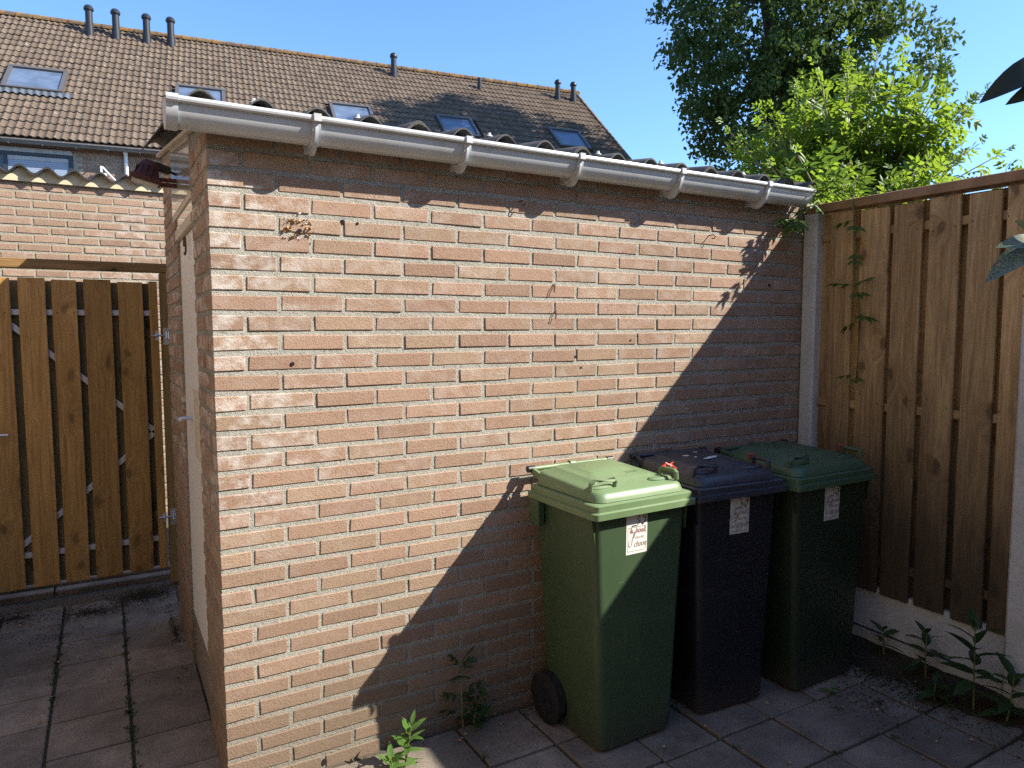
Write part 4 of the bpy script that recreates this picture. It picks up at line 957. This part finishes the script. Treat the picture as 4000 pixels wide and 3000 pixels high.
# --- bright young tree behind the fence
yt = thing('young_tree', 'bright yellow-green leafy young tree rising above the gutter and fence', 'tree', (4.15,.72,0))
O1 = np.array([4.15,.72,2.25]); AX = np.array([.867,-.499,0]); DX = np.array([.499,.867,0]); UP = np.array([0,0,1.])
shoots = []
for k in range(98):
    a = R(rng.uniform(-82,54)); dp = rng.uniform(-.45,.45); rad = (1.12*math.cos(a)**2+(.70 if a < 0 else .80)*math.sin(a)**2)*rng.uniform(.50,1.0)
    tip = O1+AX*(rad*math.sin(a))+UP*(rad*math.cos(a))+DX*dp
    st = O1+AX*rng.uniform(-.22,.25)+DX*rng.uniform(-.15,.15)-UP*rng.uniform(.05,.45)
    shoots.append((st, tip, rng.uniform(-.05,.12), 1.0))
for tip in ((-.82,0,.70),(-.80,.1,.38),(-.74,-.1,.17),(.95,0,.92),(1.12,0,.52),(1.0,.1,.60),(.02,0,1.22),(-.30,.1,.98),(.62,0,1.12),(.82,0,.74)):
    shoots.append((O1+AX*tip[0]*.25, O1+AX*tip[0]+DX*tip[1]+UP*tip[2], .05, .8))
# skirt of foliage over the fence corner and gutter end
O2 = np.array([3.28,.16,2.10])
for k in range(46):
    tip = O2+AX*rng.uniform(-.42,.70)+DX*rng.uniform(-.15,.35)+UP*rng.uniform(.02,.42); shoots.append((O2+AX*rng.uniform(-.1,.5)-UP*.25, tip, .05, .8))
P_, D_, N_, L_ = [], [], [], []; stems = MB()
for st, tip, sag, sc in shoots:
    c = curve(st, tip, (0,0,sag), 9); ln = (Vector(tip)-Vector(st)).length; n = max(4, int(ln/.085))
    stems.tube(c, [.0075*(1-i/9)+.0018 for i in range(9)], 5, caps=False)
    for i in range(n):
        t_ = .18+.82*i/(n-1); f = t_*8; j = min(7, int(f)); q = c[j].lerp(c[j+1], f-j); ax = np.array((c[j+1]-c[j]).normalized())
        ph = (i % 2)*1.57+rng.uniform(-.3,.3); s1 = unit(np.cross(ax, [.3,.2,1.])); s2 = np.cross(ax, s1)
        for sg in (0, math.pi):
            side = s1*math.cos(ph+sg)+s2*math.sin(ph+sg)
            young = t_ > .9
            d = unit(side*(.45 if young else 1.0)+ax*(1.1 if young else .35)+np.array([0,0,-.10 if not young else .2])+rng.normal(size=3)*.12)
            P_.append(np.array(q)); D_.append(d); N_.append(unit(np.array([.35,-.35,.9])+rng.normal(size=3)*.55)); L_.append((.095 if young else rng.uniform(.13,.19))*sc)
cp_ = compound(np.array(P_), np.array(D_), np.array(N_), np.array(L_))
wpart('crown', leaves_mesh('crown', *cp_, LEAFT, M['leaf_bright']), None, yt)
wpart('shoots', stems, M['stem_pale'], yt, smooth=True)
wpart('trunk', MB().tube([(4.15,.72,-.05),(4.12,.70,.8),(4.16,.72,1.6),(4.15,.72,2.2)], [.05,.042,.034,.02], 8).tube([(4.12,.70,.8),(3.7,.45,1.5),(3.35,.2,2.0)], [.03,.024,.015], 7), M['bark'], yt, smooth=True)
# --- second bright sapling to the right beyond the fence
sp = thing('sapling', 'small sunlit sapling peeking over the fence at the right edge', 'tree', (4.9,-.12,0))
P_, D_, N_, L_ = [], [], [], []; stems = MB()
for k in range(30):
    tip = np.array([4.78,-.08,2.38])+AX*rng.uniform(-.14,.5)+UP*rng.uniform(-.05,.22)+DX*rng.uniform(-.1,.2); c = curve((4.85,-.1,1.9), tip, (0,0,.05), 7)
    stems.tube(c, [.006,.005,.004,.0035,.003,.0025,.0015], 5, caps=False)
    for i in range(6):
        t_ = .45+.55*i/5; f = t_*6; j = min(5, int(f)); q = c[j].lerp(c[j+1], f-j); ax = np.array((c[j+1]-c[j]).normalized())
        for sg in (-1, 1):
            P_.append(np.array(q)); D_.append(unit(AX*sg*.8+DX*rng.uniform(-.8,.8)+ax*.6+UP*.1)); N_.append(unit(np.array([.3,-.3,.9])+rng.normal(size=3)*.5)); L_.append(rng.uniform(.07,.12))
wpart('crown', leaves_mesh('crown', *compound(np.array(P_), np.array(D_), np.array(N_), np.array(L_)), LEAFT, M['leaf_bright']), None, sp)
wpart('stem', stems.tube([(4.9,-.12,-.05),(4.85,-.1,1.9)], [.02,.012], 6), M['stem_pale'], sp, smooth=True)

# --- plants whose leaves can be picked out one by one
def leaf_data(tmpl, w, m, name='leaf', curl=.10, seg=6):
    """lanceolate leaf of unit length along +X, with midrib fold and droop"""
    vs, fs = [], []
    for i in range(seg+1):
        t_ = i/seg; ww = w*(math.sin(math.pi*min(1,t_**.75))**.8)*.5+.004; z = -curl*t_*t_
        vs += [(t_,-ww,z+.22*ww),(t_,0,z),(t_,ww,z+.22*ww)]
    for i in range(seg):
        a = 3*i; fs += [(a,a+1,a+4,a+3),(a+1,a+2,a+5,a+4)]
    me = bpy.data.meshes.new(name); me.from_pydata(vs, [], fs); me.polygons.foreach_set('use_smooth', [True]*len(fs)); me.materials.append(m); return me
def comp_data(m, pairs=2):
    p = compound(np.zeros((1,3)), np.array([[1.,0,0]]), np.array([[0,0,1.]]), np.array([1.]), pairs)
    me = leaves_mesh('leaf', *p, LEAFT, m); n = len(me.vertices)
    mb = MB().tube([(0,0,0),(.6,0,0)], .012, 4); vs = [tuple(v.co) for v in me.vertices]; fs = [tuple(q.vertices) for q in me.polygons]
    out = bpy.data.meshes.new('leaf'); out.from_pydata(vs+mb.v, [], fs+[tuple(i+n for i in f) for f in mb.f]); out.materials.append(m); return out
def put_leaf(me, parent, pos, dire, L, roll=0.0, up=(0,0,1), pinv=None):
    d = Vector(dire).normalized(); s = Vector(up).cross(d)
    if s.length < 1e-3: s = Vector((1,0,0)).cross(d)
    s.normalize(); n = d.cross(s)
    m4 = Matrix.Translation(pos) @ Matrix((d,s,n)).transposed().to_4x4() @ Matrix.Rotation(roll,4,'X') @ Matrix.Scale(L,4)
    o = link('leaf', me, None, parent)
    if parent.type == 'EMPTY': m4 = Matrix.Translation(-Vector(parent.location)) @ m4
    o.matrix_local = m4; return o
LW = leaf_data(None, .34, M['leaf_weed'], curl=.22); LS = leaf_data(None, .36, M['leaf_shade'], curl=.30); LC = comp_data(M['leaf_shade']); LV = comp_data(M['leaf_vine']); LF = leaf_data(None, .46, M['leaf_fg'], curl=.25, seg=8); LD = leaf_data(None, .40, M['leaf_backlit'], curl=.25, seg=8)
def weed(name, label, base, top, n, L, me, mat_s, spread=1.0, group=None):
    t = thing(name, label, 'plant', base, 0, group); c = curve(base, top, (rng.uniform(-.01,.01),rng.uniform(-.01,.01),0), 6)
    wpart('stem', MB().tube(c, [.0045,.004,.0036,.003,.0026,.0018], 6), M[mat_s], t, smooth=True)
    for i in range(n):
        t_ = .12+.88*(i/(n-1)); f = t_*5; j = min(4, int(f)); q = c[j].lerp(c[j+1], f-j); a = i*2.4+rng.uniform(-.3,.3)
        lift = .15+1.3*t_**3; put_leaf(me, t, q, (math.cos(a)*spread, math.sin(a)*spread, lift), L*(1.05-.45*abs(t_-.45))*rng.uniform(.8,1.15), rng.uniform(-.4,.4))
    return t
weed('weed', 'sunlit bright green weed with two shoots at the wall foot', (.57,-.17,0), (.600,-.165,.150), 17, .075, LW, 'stem')
weed('weed', 'shorter sunlit green weed shoot left of the brighter taller one', (.515,-.20,0), (.505,-.200,.070), 13, .075, LW, 'stem')
weed('seedling', 'shaded seedling with toothed leaves growing against the brick wall', (.862,-.045,0), (.868,-.030,.265), 11, .105, LC, 'stem')
weed('seedling', 'low leafy tuft at the foot of the wall seedling', (.90,-.06,0), (.915,-.055,.075), 9, .085, LC, 'stem')
weed('weed', 'tall dark broad-leaved weed before the near concrete fence post', (2.72,-.985,.01), (2.70,-.985,.36), 18, .13, LS, 'stem')
weed('weed', 'middle dark weed by the concrete plinth beside the tallest weed', (2.80,-.745,.02), (2.785,-.75,.225), 13, .10, LS, 'stem')
weed('weed', 'small dark weed by the plinth just right of the dark green bin', (2.83,-.53,.03), (2.82,-.53,.15), 8, .085, LS, 'stem')
weed('weed', 'bushy dark weed right of the tallest weed at the fence foot', (2.74,-1.10,.01), (2.78,-1.10,.18), 12, .12, LS, 'stem')
weed('weed', 'low leafy weed between the tallest and the middle weed', (2.66,-.86,.01), (2.65,-.87,.09), 11, .09, LS, 'stem')
weed('weed', 'tiny yellow-green sprout in front of the dark green bin', (2.33,-.60,0), (2.34,-.61,.03), 4, .055, LW, 'stem')
weed('weed', 'tiny two-leaved sprout at the right foot of the dark green bin', (2.56,-.50,.005), (2.55,-.51,.05), 4, .06, LS, 'stem')
# moss tufts in the joints: uncountable
ms = []
for _ in range(240):
    if rng.uniform() < .6: x = -.267-T*rng.integers(0,3)+rng.uniform(-.008,.008); y = rng.uniform(.3,1.9)
    else: x = .833+T*rng.integers(-1,7)+rng.uniform(-.008,.008); y = -rng.uniform(.05,1.3)
    if rng.uniform() < .65: continue
    for _ in range(14): ms.append((x+rng.normal()*.008, y+rng.normal()*.010, 0))
for _ in range(900): ms.append((2.66+rng.normal()*.10, -.75+rng.normal()*.28, .008))
ms = np.array(ms); n = len(ms); o = wpart('moss', leaves_mesh('moss', ms, unit(rng.normal(size=(n,3))*.6+np.array([0,0,.9])), rng.normal(size=(n,3)), rng.uniform(.006,.018,n), rng.uniform(.003,.008,n), LEAF4, M['leaf_shade']), None, None)
tag(o, 'small moss and grass tufts in the paving joints', 'moss', kind='stuff')
# --- vine over the fence corner
vine = thing('climbing_vine', 'green vine hanging over the fence cap down between the boards', 'vine', (2.87,-.28,2.0))
for cpts in ([(2.95,-.20,2.22),(2.86,-.27,2.225),(2.838,-.285,2.15),(2.846,-.295,1.95),(2.852,-.31,1.75),(2.850,-.33,1.60),(2.852,-.325,1.32)], [(3.05,.05,2.22),(2.92,-.02,2.22),(2.80,-.06,2.16),(2.68,-.07,2.10)], [(2.95,-.1,2.24),(2.86,-.14,2.25),(2.80,-.17,2.24)]):
    wpart('stem', MB().tube(cpts, .004, 5), M['stem'], vine, smooth=True)
vl = [((2.835,-.27,2.19),(-.5,-.8,.15),.13),((2.835,-.30,2.20),(-.4,.6,.3),.12),((2.845,-.29,2.06),(-.6,-.5,-.3),.11),((2.84,-.30,2.08),(-.5,.6,-.2),.10),((2.85,-.30,1.94),(-.4,-.2,-.9),.09),
      ((2.85,-.31,1.78),(-.5,-.75,.1),.12),((2.85,-.31,1.77),(-.4,.8,.1),.13),((2.85,-.31,1.74),(-.6,-.6,-.2),.12),((2.85,-.33,1.63),(-.5,-.75,-.2),.13),((2.85,-.33,1.60),(-.5,.5,-.4),.10),((2.85,-.325,1.34),(-.5,.5,-.1),.09),((2.85,-.325,1.33),(-.6,-.4,-.2),.08),
      ((2.80,-.06,2.17),(-.8,-.4,-.2),.14),((2.76,-.06,2.14),(-.7,.3,-.5),.13),((2.72,-.07,2.12),(-.6,-.5,-.5),.14),((2.70,-.07,2.11),(-.9,.1,-.2),.13),((2.84,-.03,2.20),(-.5,-.6,.3),.15),((2.88,-.05,2.22),(-.3,-.8,.4),.15),((2.78,-.10,2.19),(-.5,-.7,-.5),.12),
      ((2.90,.02,2.24),(-.8,-.2,.3),.16),((2.95,-.02,2.26),(-.4,-.6,.6),.16),((2.82,-.15,2.25),(-.6,-.6,.2),.13),((2.86,-.20,2.24),(-.5,-.5,.5),.12),((2.92,-.28,2.23),(-.4,-.3,.8),.12),((2.98,-.36,2.22),(-.3,-.5,.8),.12),((2.93,-.12,2.26),(-.5,-.4,.5),.15),
      ((2.66,-.075,2.09),(-.7,-.3,-.6),.12),((2.68,-.07,2.10),(-.3,-.6,-.7),.11),((2.60,.0,2.28),(-.7,-.5,.2),.13),((2.70,-.02,2.30),(-.6,-.6,.2),.15),((2.78,-.03,2.32),(-.5,-.6,.3),.16),((2.86,-.05,2.34),(-.5,-.6,.5),.16),((2.92,-.08,2.36),(-.4,-.5,.7),.16),((2.55,-.04,2.27),(-.8,-.4,-.1),.11)]
for p_, d_, l_ in vl: put_leaf(LV, vine, Vector(p_), d_, l_*1.05, rng.uniform(-.5,.5))
# --- shrub at the right edge, near the camera
fg = thing('broadleaf_shrub', 'leathery-leaved shrub, upper leaves darkened as backlit, reaching in from the right edge of the frame', 'shrub', (1.42,-1.98,0))
wpart('stem', MB().tube([(1.42,-1.98,-.02),(1.40,-1.97,.9),(1.39,-1.96,1.6),(1.36,-1.93,2.05)], [.012,.011,.009,.005], 8), M['bark'], fg, smooth=True)
wpart('stem', MB().tube([(1.39,-1.96,1.5),(1.28,-1.86,1.66),(1.20,-1.80,1.70)], [.006,.005,.003], 6), M['bark'], fg, smooth=True)
wpart('stem', MB().tube([(1.37,-1.94,1.95),(1.27,-1.85,2.05),(1.20,-1.79,2.05)], [.005,.004,.003], 6), M['bark'], fg, smooth=True)
for k in range(26):
    a_ = k*2.4; put_leaf(LF, fg, Vector((1.40-.02*(k > 18),-1.965,.55+.06*k)), (math.cos(a_),math.sin(a_),.25), .085+.02*(k % 3), rng.uniform(-.5,.5))
for p_, d_, l_, ro in (((1.240,-1.803,2.062),(-.123,.070,-.056),.150,.3),((1.225,-1.80,2.015),(-.12,.07,-.05),.085,-.2),((1.210,-1.812,1.722),(-.106,.054,-.047),.130,.9),((1.205,-1.80,1.722),(-.75,.3,.05),.080,.5),((1.215,-1.82,1.735),(-.6,.5,.35),.07,-.4),((1.225,-1.83,1.64),(-.85,.4,-.10),.07,.2),((1.25,-1.84,1.70),(.5,.6,.2),.11,0),((1.30,-1.88,2.05),(.4,.4,.6),.11,.3),((1.38,-1.95,1.2),(.5,-.6,.2),.11,0),((1.39,-1.95,1.9),(.2,-.8,.3),.11,.2)):
    put_leaf(LD if p_[2] > 1.95 else LF, fg, Vector(p_), d_, l_, ro*.5, up=(CAM-Vector(p_)).normalized()+Vector((0,0,.5)))
